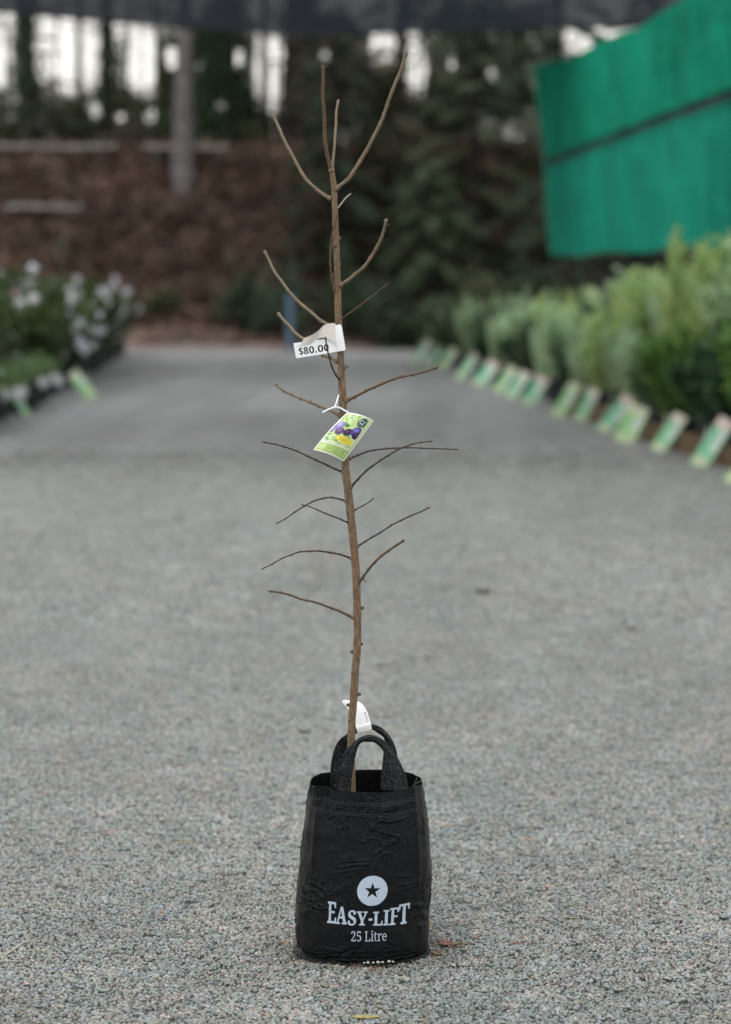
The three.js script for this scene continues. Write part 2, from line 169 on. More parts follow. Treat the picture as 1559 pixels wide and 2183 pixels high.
{ // loose pebbles as far as they can be made out
  const r = rng(5), protos = [];
  for (let v = 0; v < 6; v++) {
    const gs = [], spots = [];
    for (let tries = 0; spots.length < 15 && tries < 900; tries++) { const a = r() * 6.283, q = 0.0185 * Math.sqrt(r()), x = q * Math.cos(a), z = q * Math.sin(a), s = 0.0030 + 0.0036 * Math.pow(r(), 1.7); if (spots.every((p) => Math.hypot(p[0] - x, p[1] - z) > 0.78 * (p[2] + s))) spots.push([x, z, s]); }
    for (const [x, z, s] of spots) {
      const seed = r() * 90, ico = new THREE.IcosahedronGeometry(1, 1); ico.deleteAttribute('uv'); ico.deleteAttribute('normal');
      const g = mergeVertices(ico, 1e-4), p = g.attributes.position, b = 0.62 + 0.3 * r(), c = 0.50 + 0.32 * r();
      const m = new THREE.Matrix4().makeRotationFromEuler(new THREE.Euler((r() - 0.5) * 0.8, r() * 6.28, (r() - 0.5) * 0.8)); const q = new THREE.Vector3();
      for (let i = 0; i < p.count; i++) { const k = 1 + 0.32 * N3(p.getX(i) * 0.9 + seed, p.getY(i) * 0.9, p.getZ(i) * 0.9); q.set(p.getX(i) * k * s, p.getY(i) * k * s * c, p.getZ(i) * k * s * b).applyMatrix4(m); p.setXYZ(i, q.x + x, q.y + (seed % 1) * 0.0030 - 0.001, q.z + z); }
      g.computeVertexNormals();
      const h = r(), k = (0.125 + 0.225 * r()) * (r() < 0.16 ? 0.36 : 1) * (r() < 0.05 ? 1.25 : 1);
      const base = h < 0.38 ? [0.92, 1.0, 0.95] : h < 0.66 ? [0.92, 0.98, 1.08] : h < 0.82 ? [1.05, 1.0, 0.92] : h < 0.92 ? [0.87, 1.03, 0.93] : [1.16, 0.97, 0.93];
      const col = []; for (let i = 0; i < p.count; i++) col.push(base[0] * k, base[1] * k, base[2] * k);
      g.setAttribute('color', new THREE.Float32BufferAttribute(col, 3)); gs.push(g);
    }
    protos.push(mergeGeometries(gs));
  }
  const lists = protos.map(() => []), m4 = new THREE.Matrix4(), qt = new THREE.Quaternion(), e = new THREE.Euler();
  const lay = (zFrom, zTo, pitch, s) => {
    for (let z = zFrom; z > zTo; z -= pitch) {
      const d = 5.79 - z, half = 0.142 * d + 0.75;
      for (let x = -half; x < half; x += pitch) {
        const X = x + (r() - 0.5) * pitch * 0.9, Z = z + (r() - 0.5) * pitch * 0.9;
        if (Math.hypot(X, Z * 1.05) < 0.118) continue;
        if (Z < -12 && r() < smooth(12, 17.5, -Z)) continue;
        const patch = fbm(X * 4.2, 7, Z * 3.0, 3), wide = fbm((X + 0.0454 * Z) * 1.5, 17, Z * 0.22, 3);
        const k = (1 + 0.24 * patch + 0.22 * wide) * (Z > -2.5 ? 0.86 + 0.28 * r() : 0.82 + 0.36 * r()), warm = 0.09 * fbm(X * 1.9, 27, Z * 0.9, 3) + 0.16 * (r() - 0.5);
        const up = 0.0012 * r() + 0.0035 * Math.max(0, fbm(X * 5, 1, Z * 5, 2));
        e.set((r() - 0.5) * 0.12, r() * 6.283, (r() - 0.5) * 0.12); qt.setFromEuler(e);
        const sc = s * (0.85 + 0.35 * r()) * (1 + 0.3 * Math.max(0, patch));
        m4.compose(new THREE.Vector3(X, up, Z), qt, new THREE.Vector3(sc, sc, sc));
        lists[Math.floor(r() * protos.length)].push([m4.clone(), [k * (1 + warm), k * (1 - 0.1 * warm), k * (1 - 0.55 * warm)]]);
      }
    }
  };
  lay(1.05, -5.6, 0.0265, 1); lay(-5.6, -17.5, 0.042, 1.6);
  const mat = new THREE.MeshStandardMaterial({ vertexColors: true, roughness: 0.82 });
  protos.forEach((g, i) => {
    const im = new THREE.InstancedMesh(g, mat, lists[i].length), c = new THREE.Color();
    lists[i].forEach(([m, k], j) => { im.setMatrixAt(j, m); im.setColorAt(j, c.setRGB(k[0] * 0.895, k[1] * 0.895, k[2] * 0.865)); });
    im.name = numbered('gravel'); im.castShadow = im.receiveShadow = true; tag(im, 'loose rounded grey pebbles covering the yard', 'gravel', 'loose gravel of the yard', 'stuff'); scene.add(im);
  });
}
const bankHeight = (x, z) => { const toe = -50.2 + 0.25 * Math.sin(x * 0.7) + 0.5 * N3(x * 0.3, 2, 0); return 0.45 * smooth(-47.7, -50.6, z) + 3.7 * smooth(0, 1, clamp((toe - z) / 4.6)) * (1 + 0.05 * N3(x * 0.4, 0, z * 0.4)) + 0.14 * fbm(x * 0.9, 5, z * 0.9, 3) * clamp((toe + 1 - z)); };
{
  const col = [], g = new THREE.PlaneGeometry(60, 46, 200, 150).rotateX(-Math.PI / 2).translate(0, 0, -70.6), p = g.attributes.position;
  for (let i = 0; i < p.count; i++) { const x = p.getX(i), z = p.getZ(i); p.setY(i, bankHeight(x, z) + 0.004 + (z > -47.7 ? -0.002 : 0)); const k = 1 + 0.5 * fbm(x * 1.3, 3, z * 1.3, 4), h = 0.25 * N3(x * 0.5, 8, z * 0.5); col.push(0.165 * k * (1 + h * 0.5), 0.118 * k, 0.098 * k); }
  g.setAttribute('color', new THREE.Float32BufferAttribute(col, 3)); g.computeVertexNormals();
  structure('hillside', g, new THREE.MeshStandardMaterial({ vertexColors: true, roughness: 0.95, side: THREE.DoubleSide }), 'steep earth bank rising behind the end of the yard', 'bank');
}
{ // dead bracken and leaf litter on the bank
  const r = rng(21), vars = [];
  for (let v = 0; v < 3; v++) { const l = []; for (let k = 0; k < 46; k++) { const b = inBall(r), a = r() * 6.28; l.push([b[0] * 0.28, Math.abs(b[1]) * 0.2, b[2] * 0.28, Math.cos(a), r() * 1.2 - 0.4, Math.sin(a), 0.09 + 0.12 * r(), 0.02 + 0.03 * r(), ...tint([0.9, 0.9, 0.9], r, 0.3)]); } vars.push(leafMesh(l, r)); }
  const mat = new THREE.MeshStandardMaterial({ vertexColors: true, roughness: 0.95, side: THREE.DoubleSide }), m = new THREE.Matrix4(), q = new THREE.Quaternion(), c = new THREE.Color();
  vars.forEach((g, v) => {
    const n = 4200, im = new THREE.InstancedMesh(g, mat, n);
    for (let i = 0; i < n; i++) {
      const x = -13 + 26 * r(), z = r() < 0.12 ? -48.3 - 2 * r() : -50 - 5.6 * r(), s = (z > -50 ? 0.35 : 0.8) + 0.8 * r() * (z > -50 ? 0.4 : 1);
      q.setFromEuler(new THREE.Euler((r() - 0.5), r() * 6.28, (r() - 0.5)));
      m.compose(new THREE.Vector3(x, bankHeight(x, z), z), q, new THREE.Vector3(s, s, s)); im.setMatrixAt(i, m);
      const k = 0.8 + 0.35 * r() + 0.35 * fbm(x * 0.5, 3, z * 0.5, 2), h = r(); im.setColorAt(i, h < 0.6 ? c.setRGB(0.185 * k, 0.122 * k, 0.096 * k) : h < 0.85 ? c.setRGB(0.195 * k, 0.108 * k, 0.088 * k) : h < 0.95 ? c.setRGB(0.17 * k, 0.145 * k, 0.105 * k) : c.setRGB(0.08 * k, 0.10 * k, 0.05 * k));
    }
    im.name = numbered('dead_bracken'); tag(im, 'tangle of dead brown bracken and fallen leaves covering the bank', 'bracken', 'dead growth on the bank', 'stuff'); scene.add(im);
  });
}

// ---------------------------------------------------------------- wood behind the yard
const leafMat = new THREE.MeshStandardMaterial({ vertexColors: true, roughness: 0.75, side: THREE.DoubleSide });
const leafThin = new THREE.MeshPhysicalMaterial({ vertexColors: true, roughness: 0.8, side: THREE.DoubleSide, transmission: 0.35, thickness: 0, specularIntensity: 0.35 });
const barkTex = dataTex(256, 512, (u, v) => { const k = 0.5 + 0.35 * fbm(u * 14, v * 5, 1, 3) + 0.2 * fbm(u * 60, v * 20, 2, 2); return [k, k, k]; }, true);
const barkDark = std(0.075, 0.06, 0.05, 0.95, { map: barkTex }), barkPale = std(0.50, 0.45, 0.47, 0.9, { map: barkTex });
// clear places in the wood where the sky shows, [x, y, half width, half height] at the wood
const glades = [[-7.05, 6.75, 0.86, 1.25], [-5.35, 6.55, 0.58, 0.95], [-2.27, 6.25, 0.48, 1.15], [0.42, 6.85, 0.46, 0.5], [1.2, 6.35, 0.32, 1.0], [-8.6, 6.6, 0.3, 0.9], [-4.6, 6.75, 0.32, 0.4], [4.4, 6.2, 0.16, 0.16], [-6.5, 5.5, 0.28, 0.3], [-4.0, 6.5, 0.24, 0.22], [-5.16, 5.35, 0.26, 0.24], [-5.9, 5.35, 0.2, 0.2], [-3.0, 6.6, 0.26, 0.3], [-0.85, 6.55, 0.3, 0.2], [1.9, 6.45, 0.26, 0.34], [3.0, 6.2, 0.22, 0.2], [-3.4, 5.5, 0.18, 0.18], [-8.0, 5.6, 0.2, 0.3], [-2.2, 4.9, 0.2, 0.2], [1.15, 5.1, 0.18, 0.18]];
const inGlade = (x, y) => { let k = 0; for (const q of glades) k = Math.max(k, 1 - Math.hypot((x - q[0]) / q[2], (y - q[1]) / q[3])); return k; };
function woodTree(name, label, x, z, h, rad, crown, colour, n, seed, bark = barkDark) {
  // crown: [[dx, y, dz, rx, ry, rz, weight], ...]
  const r = rng(seed), y0 = bankHeight(x, z) - 0.1, o = thing(name, label, 'tree', [x, y0, z], 0, 'trees of the wood behind the yard');
  const pts = []; for (let i = 0; i <= 6; i++) pts.push([0.12 * N3(seed, i * 0.5, 1) * i * 0.4, h * i / 6, 0.12 * N3(seed, 4, i * 0.5) * i * 0.4, rad * (1.15 - 0.75 * i / 6) + (i === 0 ? rad * 0.4 : 0)]);
  const tg = [sweep(pts, 10, 4, 0.25, seed)];
  for (let k = 0; k < 16; k++) { const t = (bark === barkPale ? 0.45 : 0.06) + (bark === barkPale ? 0.5 : 0.85) * Math.pow(r(), 1.5), a = r() * 6.28, L = (0.6 + 1.2 * r()) * (1.1 - t * 0.5), yy = h * t; tg.push(sweep([[0, yy, 0, rad * 0.35], [Math.cos(a) * L * 0.5, yy + 0.12 * L, Math.sin(a) * L * 0.5, rad * 0.2], [Math.cos(a) * L, yy + 0.1 * L, Math.sin(a) * L, rad * 0.07]], 6, 3)); }
  part('trunk', mergeGeometries(tg), bark, o);
  const l = []; let tot = 0; for (const c of crown) tot += c[6];
  for (const c of crown) for (let k = 0; k < 2.1 * n * c[6] / tot; k++) {
    // clumps, so that gaps open between them
    const cc = inBall(r), q = inBall(r);
    const px = c[0] + c[3] * (Math.round(cc[0] * 3) / 3 + 0.3 * q[0]), py = c[1] + c[4] * (Math.round(cc[1] * 4) / 4 + 0.22 * q[1]) + 0.25 * N3(cc[0] * 4, seed, cc[2] * 4), pz = c[2] + c[5] * (cc[2] + 0.2 * q[2]);
    const gl = inGlade(x + px, y0 + py); if (gl > 0 && r() < 0.98 * smooth(0, 0.4, gl)) continue;
    l.push([px, py, pz, r() - 0.5, -0.3 - 0.5 * r(), r() - 0.5, 0.09 + 0.12 * r(), 0.03 + 0.05 * r(), ...tint(colour, r, 0.45)]);
  }
  part('crown', leafMesh(l, r), leafMat, o); return o;
}
const DKG = [0.020, 0.042, 0.015], CON = [0.017, 0.034, 0.013], OLV = [0.050, 0.058, 0.022], GRY = [0.066, 0.056, 0.038];
woodTree('ivy_clad_tree', 'tall trunk thickly clad in dark ivy at the edge of the wood', -7.85, -56, 9, 0.20, [[0, 2.2, 0, 0.30, 2.6, 0.3, 3], [0, 6.5, 0, 1.9, 2.6, 1.5, 3]], DKG, 4200, 101);
woodTree('slim_dark_tree', 'slim dark trunk with ivy between two bright gaps in the wood', -6.1, -57, 9, 0.12, [[0, 2.0, 0, 0.16, 2.4, 0.2, 1.5], [0, 6.8, 0, 1.6, 2.2, 1.5, 3]], DKG, 3200, 102);
woodTree('pale_trunk_tree', 'bare pale grey trunk standing on the slope in front of the wood', -4.05, -53.4, 9, 0.20, [[0, 7.2, 0, 1.7, 1.8, 1.4, 1]], OLV, 1500, 103, barkPale);
woodTree('bushy_dark_tree', 'bushy dark evergreen next to the pale grey trunk', -3.15, -56.4, 8.5, 0.14, [[-0.1, 2.0, 0, 0.75, 2.2, 0.5, 3.5], [0, 6.6, 0, 1.3, 2.2, 1.2, 1.5]], DKG, 7600, 104);
woodTree('broad_brown_tree', 'broad grey-brown trunk beside the tall bright gap', -1.62, -55.4, 9, 0.30, [[0.2, 2.0, 0, 0.55, 2.2, 0.5, 3], [0.9, 2.3, 0, 0.7, 1.3, 0.5, 2.4], [0, 7, 0, 1.8, 1.8, 1.5, 1]], GRY, 6400, 105);
woodTree('slender_tree', 'slender tree with thin sprays over the bank rail', -6.9, -58.5, 9, 0.07, [[0, 1.2, 0, 1.7, 1.1, 1.0, 3], [0.5, 2.4, 0, 1.6, 1.0, 0.8, 1.2], [0, 5.6, 0, 1.7, 2.6, 1.0, 0.8]], OLV, 5600, 106);
woodTree('slender_tree', 'slender tree leaning behind the slim dark trunk', -5.0, -58.3, 9, 0.08, [[0.3, 1.2, 0, 1.3, 1.2, 1.0, 2.2], [0.75, 2.5, 0, 0.8, 1.1, 0.8, 3], [0, 5.8, 0, 1.5, 2.4, 1.0, 1]], OLV, 6800, 107);
woodTree('slender_tree', 'slender tree at the back of the wood beyond the broad trunk', -2.4, -58.6, 9, 0.08, [[0, 1.0, 0, 1.1, 1.0, 1.0, 2], [0, 6.6, 0, 1.3, 1.8, 1.0, 1]], DKG, 3000, 108);
woodTree('slender_tree', 'thin bare-stemmed tree between two bright gaps above the conifers', 0.87, -56.6, 9, 0.09, [[0, 1.3, 0, 1.2, 1.1, 0.8, 3], [-0.5, 2.4, 0, 1.3, 0.9, 0.8, 1.6], [0, 7.4, 0, 1.8, 1.6, 1.2, 1]], GRY, 5600, 109);
woodTree('slender_tree', 'thin dark tree close to the green cloth end', 1.85, -56, 9, 0.10, [[0.2, 2.0, 0, 0.9, 1.8, 0.8, 3], [1.5, 2.4, 0, 1.4, 1.4, 0.8, 3], [0, 6.2, 0, 1.7, 2.3, 1.2, 1]], DKG, 8600, 110);
woodTree('slender_tree', 'thin tree at the far end of the bank beyond the ivy clad trunk', -9.2, -57, 9, 0.10, [[0, 1.5, 0, 1.2, 1.6, 0.8, 2], [0, 6.2, 0, 1.5, 2.3, 1.2, 1]], OLV, 3600, 111);
for (const [x, z, rad, sd2] of [[-7.35, -57.6, 0.04, 121], [-6.72, -56.2, 0.03, 122], [-5.62, -57.2, 0.035, 123], [-5.22, -56.4, 0.028, 124], [-2.45, -56.8, 0.032, 125], [-2.08, -57.8, 0.03, 126], [0.35, -56.2, 0.03, 127], [1.28, -57.4, 0.032, 128], [-8.45, -56.8, 0.035, 129]]) woodTree('bare_sapling', ['thin bare sapling in the widest bright gap, beyond the slim dark trunk', 'thin bare sapling in the widest bright gap, before the slim dark trunk', 'thin bare sapling in the gap after the slim dark trunk', 'second thin sapling in the gap after the slim dark trunk', 'thin bare sapling in the tall gap by the broad trunk', 'second thin sapling in the tall gap by the broad trunk', 'thin bare sapling above the tall dark conifer', 'second thin sapling above the tall dark conifer', 'thin bare sapling behind the ivy clad tree'][sd2 - 121], x, z, 8.5, rad, [[0, 2.2, 0, 0.55, 1.6, 0.5, 1]], OLV, 170, sd2);
// dark conifers in front of the bank, boughs to the ground
function conifer(label, x, z, h, rx, colour, n, seed) {
  const r = rng(seed), y0 = bankHeight(x, z) - 0.1, o = thing('conifer', label, 'conifer', [x, y0, z], 0, 'dark conifers before the bank');
  const tg = [sweep([[0, 0, 0, 0.17], [0.04, h * 0.35, 0, 0.13], [-0.03, h * 0.7, 0, 0.08], [0, h, 0, 0.015]], 10, 5, 0.2, seed)], l = [];
  const nb = 64;
  for (let b = 0; b < nb; b++) {
    const t = 0.05 + 0.93 * (b + r()) / nb, a = b * 2.4 + r(), L = rx * (0.35 + 0.75 * Math.pow(1 - t, 0.6)) * (0.75 + 0.45 * r()), yy = h * t, ca = Math.cos(a), sa = Math.sin(a), droop = 0.18 + 0.3 * r();
    tg.push(sweep([[0, yy, 0, 0.025], [ca * L * 0.5, yy + 0.05, sa * L * 0.5, 0.016], [ca * L, yy - droop * L, sa * L, 0.006]], 5, 2));
    for (let k = 0; k < 2.4 * n / nb; k++) {
      const s = Math.sqrt(0.03 + 0.97 * r()), wv = (r() - 0.5) * 0.5 * L * (1.1 - s * 0.6), px = ca * L * s - sa * wv, pz = sa * L * s + ca * wv, py = yy + 0.08 * s - droop * L * s * s - 0.10 * r();
      if (inGlade(x + px, y0 + py) > 0.12) continue;
      l.push([px, py, pz, ca + (r() - 0.5) * 1.4, -0.5 - 0.6 * r(), sa + (r() - 0.5) * 1.4, 0.08 + 0.10 * r(), 0.015 + 0.022 * r(), ...tint(colour, r, 0.5)]);
    }
  }
  part('trunk', mergeGeometries(tg), barkDark, o); part('crown', leafMesh(l, r), leafMat, o); return o;
}
conifer('dense dark conifer beside the broad brown trunk', -0.65, -51.5, 6.2, 1.35, CON, 8200, 201);
conifer('tall dark conifer below the twin bright gaps', 0.75, -52.4, 5.6, 1.5, [0.050, 0.048, 0.024], 8200, 202);
conifer('spreading dark conifer near the end of the green cloth', 2.3, -50.5, 7.2, 1.9, [0.032, 0.045, 0.017], 9500, 203);
conifer('tall conifer half hidden by the green cloth', 4.1, -50, 7.4, 1.9, DKG, 8200, 204);
conifer('conifer rising behind the green cloth wall', 5.9, -49.4, 7.5, 1.9, CON, 6500, 205);
conifer('low feathery conifer in front of the taller ones', 1.35, -48.6, 3.9, 1.2, [0.030, 0.054, 0.018], 7200, 206);
// a row of conifers closes the yard behind the place where the picture is taken; the bag's film mirrors it
['beside the camellia bed', 'second from the camellia bed', 'third from the camellia bed', 'fourth from the camellia bed', 'fifth from the camellia bed', 'sixth from the camellia bed', 'seventh from the camellia bed', 'eighth from the camellia bed', 'at the green cloth end'].forEach((w, i) => { const o = conifer('dark conifer closing the open end of the yard, ' + w, -11 + i * 2.7, 17 + (i % 2) * 1.1, 5.4, 2.3, CON, 3600, 220 + i); o.userData.group = 'conifers closing the open end of the yard'; });
// shrubs
function shrub(name, label, x, z, rx, h, colour, n, seed, group, leaf = 0.12) {
  const r = rng(seed), y0 = bankHeight(x, z) - 0.03, o = thing(name, label, 'shrub', [x, y0, z], 0, group), st = [], l = [];
  for (let k = 0; k < 7; k++) { const a = r() * 6.28, q = rx * 0.6 * r(); st.push(sweep([[0, 0, 0, 0.025], [Math.cos(a) * q * 0.4, h * 0.4, Math.sin(a) * q * 0.4, 0.016], [Math.cos(a) * q, h * 0.85, Math.sin(a) * q, 0.006]], 5, 3)); }
  const cl = []; for (let k = 0; k < 16; k++) { const b = inBall(r); cl.push([b[0] * rx * 0.8, h * (0.5 + 0.4 * b[1]), b[2] * rx * 0.8, 0.25 + 0.25 * r()]); }
  for (let k = 0; k < n; k++) { const c = cl[Math.floor(r() * 16)], b = inBall(r); l.push([c[0] + b[0] * rx * c[3] * 1.2, Math.max(0.02, c[1] + b[1] * h * c[3] * 0.8), c[2] + b[2] * rx * c[3] * 1.2, r() - 0.5, r() - 0.3, r() - 0.5, leaf * (0.6 + 0.8 * r()), leaf * (0.3 + 0.3 * r()), ...tint(colour, r, 0.45)]); }
  part('stems', mergeGeometries(st), barkDark, o); part('foliage', leafMesh(l, r), leafMat, o); return o;
}
const UND = 'undergrowth shrubs on top of the bank';
[[-9.2, 1.2, 1.1, DKG], [-8.1, 0.9, 0.9, OLV], [-6.9, 1.1, 1.3, DKG], [-5.6, 0.9, 1.0, GRY], [-4.8, 0.8, 1.2, DKG], [-3.5, 0.8, 1.4, DKG], [-2.4, 0.8, 1.0, OLV], [-1.3, 0.9, 1.3, GRY], [-0.3, 0.8, 1.5, DKG], [0.6, 0.9, 1.4, DKG], [1.8, 1.0, 1.5, DKG], [3.2, 1.1, 1.8, DKG], [4.6, 1.1, 1.8, CON], [6.2, 1.2, 1.8, DKG], [7.8, 1.2, 1.8, CON]].forEach(([x, rx, h, c], i) => shrub('undergrowth_shrub', ['first', 'second', 'third', 'fourth', 'fifth', 'sixth', 'seventh', 'eighth', 'ninth', 'tenth', 'eleventh', 'twelfth', 'thirteenth', 'fourteenth', 'fifteenth'][i] + ' low shrub along the bank top, counted from the camellia side', x, -56.0 - (i % 3) * 0.5, rx, h, c, 1100, 300 + i, UND));
const TOE = 'dark shrubs at the foot of the bank';
[[-1.75, -48.9, 0.85, 1.75, [0.035, 0.060, 0.030]], [-2.6, -49.6, 0.6, 1.1, DKG], [-4.3, -50.2, 0.45, 0.8, OLV], [-0.4, -48.8, 0.7, 1.5, DKG], [0.5, -47.9, 0.75, 1.3, [0.035, 0.055, 0.032]], [3.2, -47.2, 0.9, 1.9, DKG], [2.1, -46.6, 0.8, 1.5, OLV], [4.6, -46.8, 1.1, 2.2, DKG], [6.2, -46.4, 1.2, 2.4, DKG]].forEach(([x, z, rx, h, c], i) => shrub('bank_shrub', ['bushy mid-green shrub behind the blue post', 'small dark shrub low on the brown bank', 'little olive shrub low on the brown bank', 'dark shrub beneath the dense conifer', 'round green shrub at the far end of the gravel', 'tall dark shrub at the far end of the plant rows', 'olive shrub at the far end of the plant rows', 'big dark shrub behind the green cloth corner', 'big dark shrub under the green cloth wall'][i], x, z, rx, h, c, 1700, 330 + i, TOE));
shrub('bank_shrub', 'dead brown bracken clump hiding the foot of the pale trunk', -4.1, -52.85, 0.55, 0.75, [0.115, 0.078, 0.058], 1500, 360, TOE, 0.1);
shrub('bank_shrub', 'small brown bracken clump beside the foot of the pale trunk', -3.5, -52.9, 0.45, 0.55, [0.105, 0.075, 0.055], 1100, 361, TOE, 0.1);
// bare rails along the top of the bank
const railMat = std(0.70, 0.66, 0.62, 0.85, { map: barkTex });
for (const [x0, x1, y, z, lab] of [[-9.4, -5.6, 4.34, -53.9, 'weathered pale log rail on top of the brown bank'], [-4.95, -3.1, 4.32, -53.9, 'short pale rail on the bank beside the grey trunk'], [-7.9, -6.2, 2.95, -52.2, 'faded log lying halfway up the brown bank']]) {
  const o = thing('log_rail', lab, 'rail', [x0, y, z], 0, 'rails on the bank'), L = x1 - x0;
  part('rail', sweep([[0, 0, 0, 0.07], [L * 0.3, 0.02, 0, 0.075], [L * 0.7, -0.01, 0, 0.07], [L, 0.02, 0, 0.065]], 8, 5, 0.12, x0), railMat, o);
  if (y > 4) for (const q of [0.12, 0.88]) part('post', sweep([[L * q, -0.7, -0.1, 0.06], [L * q, 0.08, -0.1, 0.055]], 8, 2), railMat, o);
}
{ const o = thing('marker_post', 'faded blue post standing at the foot of the bank', 'post', [-1.5, 0, -46.8]); part('post', new THREE.CylinderGeometry(0.075, 0.075, 1.05, 12).translate(0, 0.525, 0), std(0.07, 0.12, 0.18, 0.8), o); part('cap', new THREE.SphereGeometry(0.078, 12, 6, 0, 6.3, 0, 1.57).scale(1, 0.5, 1).translate(0, 1.05, 0), std(0.10, 0.17, 0.27, 0.6), o); }

// ---------------------------------------------------------------- shade house: green cloth wall, dark cloth roof
const weave = dataTex(256, 256, (u, v) => { const k = 0.86 + 0.14 * Math.sin(u * 256 * 1.6) * Math.sin(v * 256 * 1.6); return [k, k, k]; }, true);
{
  const wx = (d) => 2.885 + (45 - d) * 0.0454, o = thing('shade_cloth_wall', 'tall green shade cloth wall with a dark seam, behind the shrub bed', 'shade cloth', [0, 0, 0]);
  const r = rng(77), folds = []; for (let i = 0; i < 40; i++) folds.push([r() * 34, 0.15 + 0.5 * r(), (r() - 0.5) * 0.10]);
  const pleat = (s, v) => { let q = 0; for (const f of folds) q += f[2] * Math.exp(-(((s - f[0]) / f[1]) ** 2)) * (0.4 + 0.6 * v); return q + 0.035 * N3(s * 0.9, v * 2, 3); };
  const top = (d) => 4.58 + 0.42 * Math.pow(clamp((d - 30) / 15), 1.6) + 0.03 * Math.sin(d * 0.9), far = (v) => 45 - 2.6 * (1 - v);
  const clothMap = dataTex(1024, 256, (u, v) => { const k = 0.82 + 0.42 * fbm(u * 60, v * 1.1, 2, 3) + 0.34 * fbm(u * 11, v * 0.8, 5, 2) + (fbm(u * 16, v * 5, 7, 2) > 0.30 ? 0.12 : 0), w = 0.10 * Math.max(0, fbm(u * 20, v * 2, 12, 3)); return [k * 0.96 + w, k, k * 0.98 + w * 0.5]; }, false, false);
  const cm = phys(0.004, 0.270, 0.166, 0.9, { map: clothMap, specularIntensity: 0.04, transmission: 0.45, thickness: 0 }), cm2 = phys(0.010, 0.305, 0.215, 0.9, { map: clothMap.clone(), specularIntensity: 0.04, transmission: 0.45, thickness: 0 });
  cm2.map.offset.set(0.37, 0.2); cm2.map.wrapS = cm2.map.wrapT = THREE.RepeatWrapping; cm2.map.needsUpdate = true;
  const panel = (name, yb, yt, v0, v1, m, ph) => part(name, grid(220, 14, (u, v) => { const vv = lerp(v0, v1, v), d = lerp(far(vv), 13, u), s = 45 - d; return [wx(d) + pleat(s + ph, 1 - Math.abs(v - 0.5)), lerp(yb(d), yt(d), v), 5.79 - d]; }), m, o);
  panel('lower_panel', (d) => 1.80 - 0.02 * Math.sin(d), (d) => 3.29 + 0.025 * N3(d * 0.8, 1, 1), 0, 0.46, cm2, 3);
  panel('upper_panel', (d) => 3.385 + 0.03 * N3(d * 0.6, 5, 1), top, 0.5, 1, cm, 17);
  part('seam_band', grid(160, 2, (u, v) => { const d = lerp(far(0.48), 13, u); return [wx(d) + 0.05, lerp(3.23, 3.42, v), 5.79 - d]; }), std(0.035, 0.05, 0.05, 0.9), o);
  part('end_hem', grid(2, 14, (u, v) => { const d = far(v) + 0.05 - 0.42 * u; return [wx(d) - 0.035 - 0.02 * Math.sin(v * 9), lerp(1.79, top(far(v)) + 0.01, v), 5.79 - d]; }), phys(0.03, 0.30, 0.20, 0.9, { specularIntensity: 0.15, transmission: 0.3, thickness: 0 }), o);
  const pm = std(0.10, 0.055, 0.04, 0.85, { map: barkTex });
  for (const d of [41.5, 36, 30.5, 25, 19.5, 14]) part('post', sweep([[wx(d) + 0.16, 0, 5.79 - d, 0.07], [wx(d) + 0.16, top(d) + 0.05, 5.79 - d, 0.065]], 8, 4), pm, o);
  // low board fence under the cloth
  const f = thing('board_fence', 'dark red-brown board fence below the green cloth', 'fence', [0, 0, 0]);
  for (const [y, k] of [[0.2, 0], [0.52, 1], [0.84, 0], [1.16, 1], [1.48, 0]]) for (let s = 0; s < 5; s++) {
    const d0 = 42.5 - s * 5.4, d1 = d0 - 5.36, g = new THREE.BoxGeometry(0.03, 0.29, d0 - d1), m = part('board', g, pm, f), xm = (wx(d0) + wx(d1)) / 2 + 0.62 + 0.004 * k;
    m.position.set(xm, y + 0.13, 5.79 - (d0 + d1) / 2); m.rotation.y = -Math.atan(0.0454) * -1;
  }
}
{ // dark roof cloth, sagging between its cables
  const edge = (x) => table([-16, -10, -6.2, -4.6, -3.2, -1, 1, 2.6, 4.2, 9], [6.4, 6.15, 5.92, 5.78, 5.66, 5.53, 5.59, 5.64, 5.66, 5.8], x);
  const o = thing('roof_shade_cloth', 'dark blue-grey shade cloth roof sagging over the far end of the yard', 'shade cloth', [0, 0, 0]);
  const m = new THREE.MeshStandardMaterial({ color: new THREE.Color().setRGB(0.095, 0.115, 0.175), roughness: 0.9, side: THREE.DoubleSide, transparent: true, opacity: 0.955 });
  const roof = (x, v) => { const z = lerp(-39.2, -33.2, v); return [x, edge(x) - (v < 0.02 ? 0 : 0.02) + 0.16 * N3(x * 0.5, 3, z * 0.3) * smooth(0, 0.1, v) + 0.05 * Math.cos(v * 9) - 0.05 + 0.75 * v, z]; };
  part('cloth', grid(80, 48, (u, v) => roof(lerp(-14, 7.5, u), v)), m, o);
  part('edge_cable', sweep(Array.from({ length: 20 }, (_, i) => { const q = roof(lerp(-14, 7.5, i / 19), 0); return [q[0], q[1] - 0.004, q[2], 0.014]; }), 6, 3), std(0.02, 0.02, 0.025, 0.6), o);
}

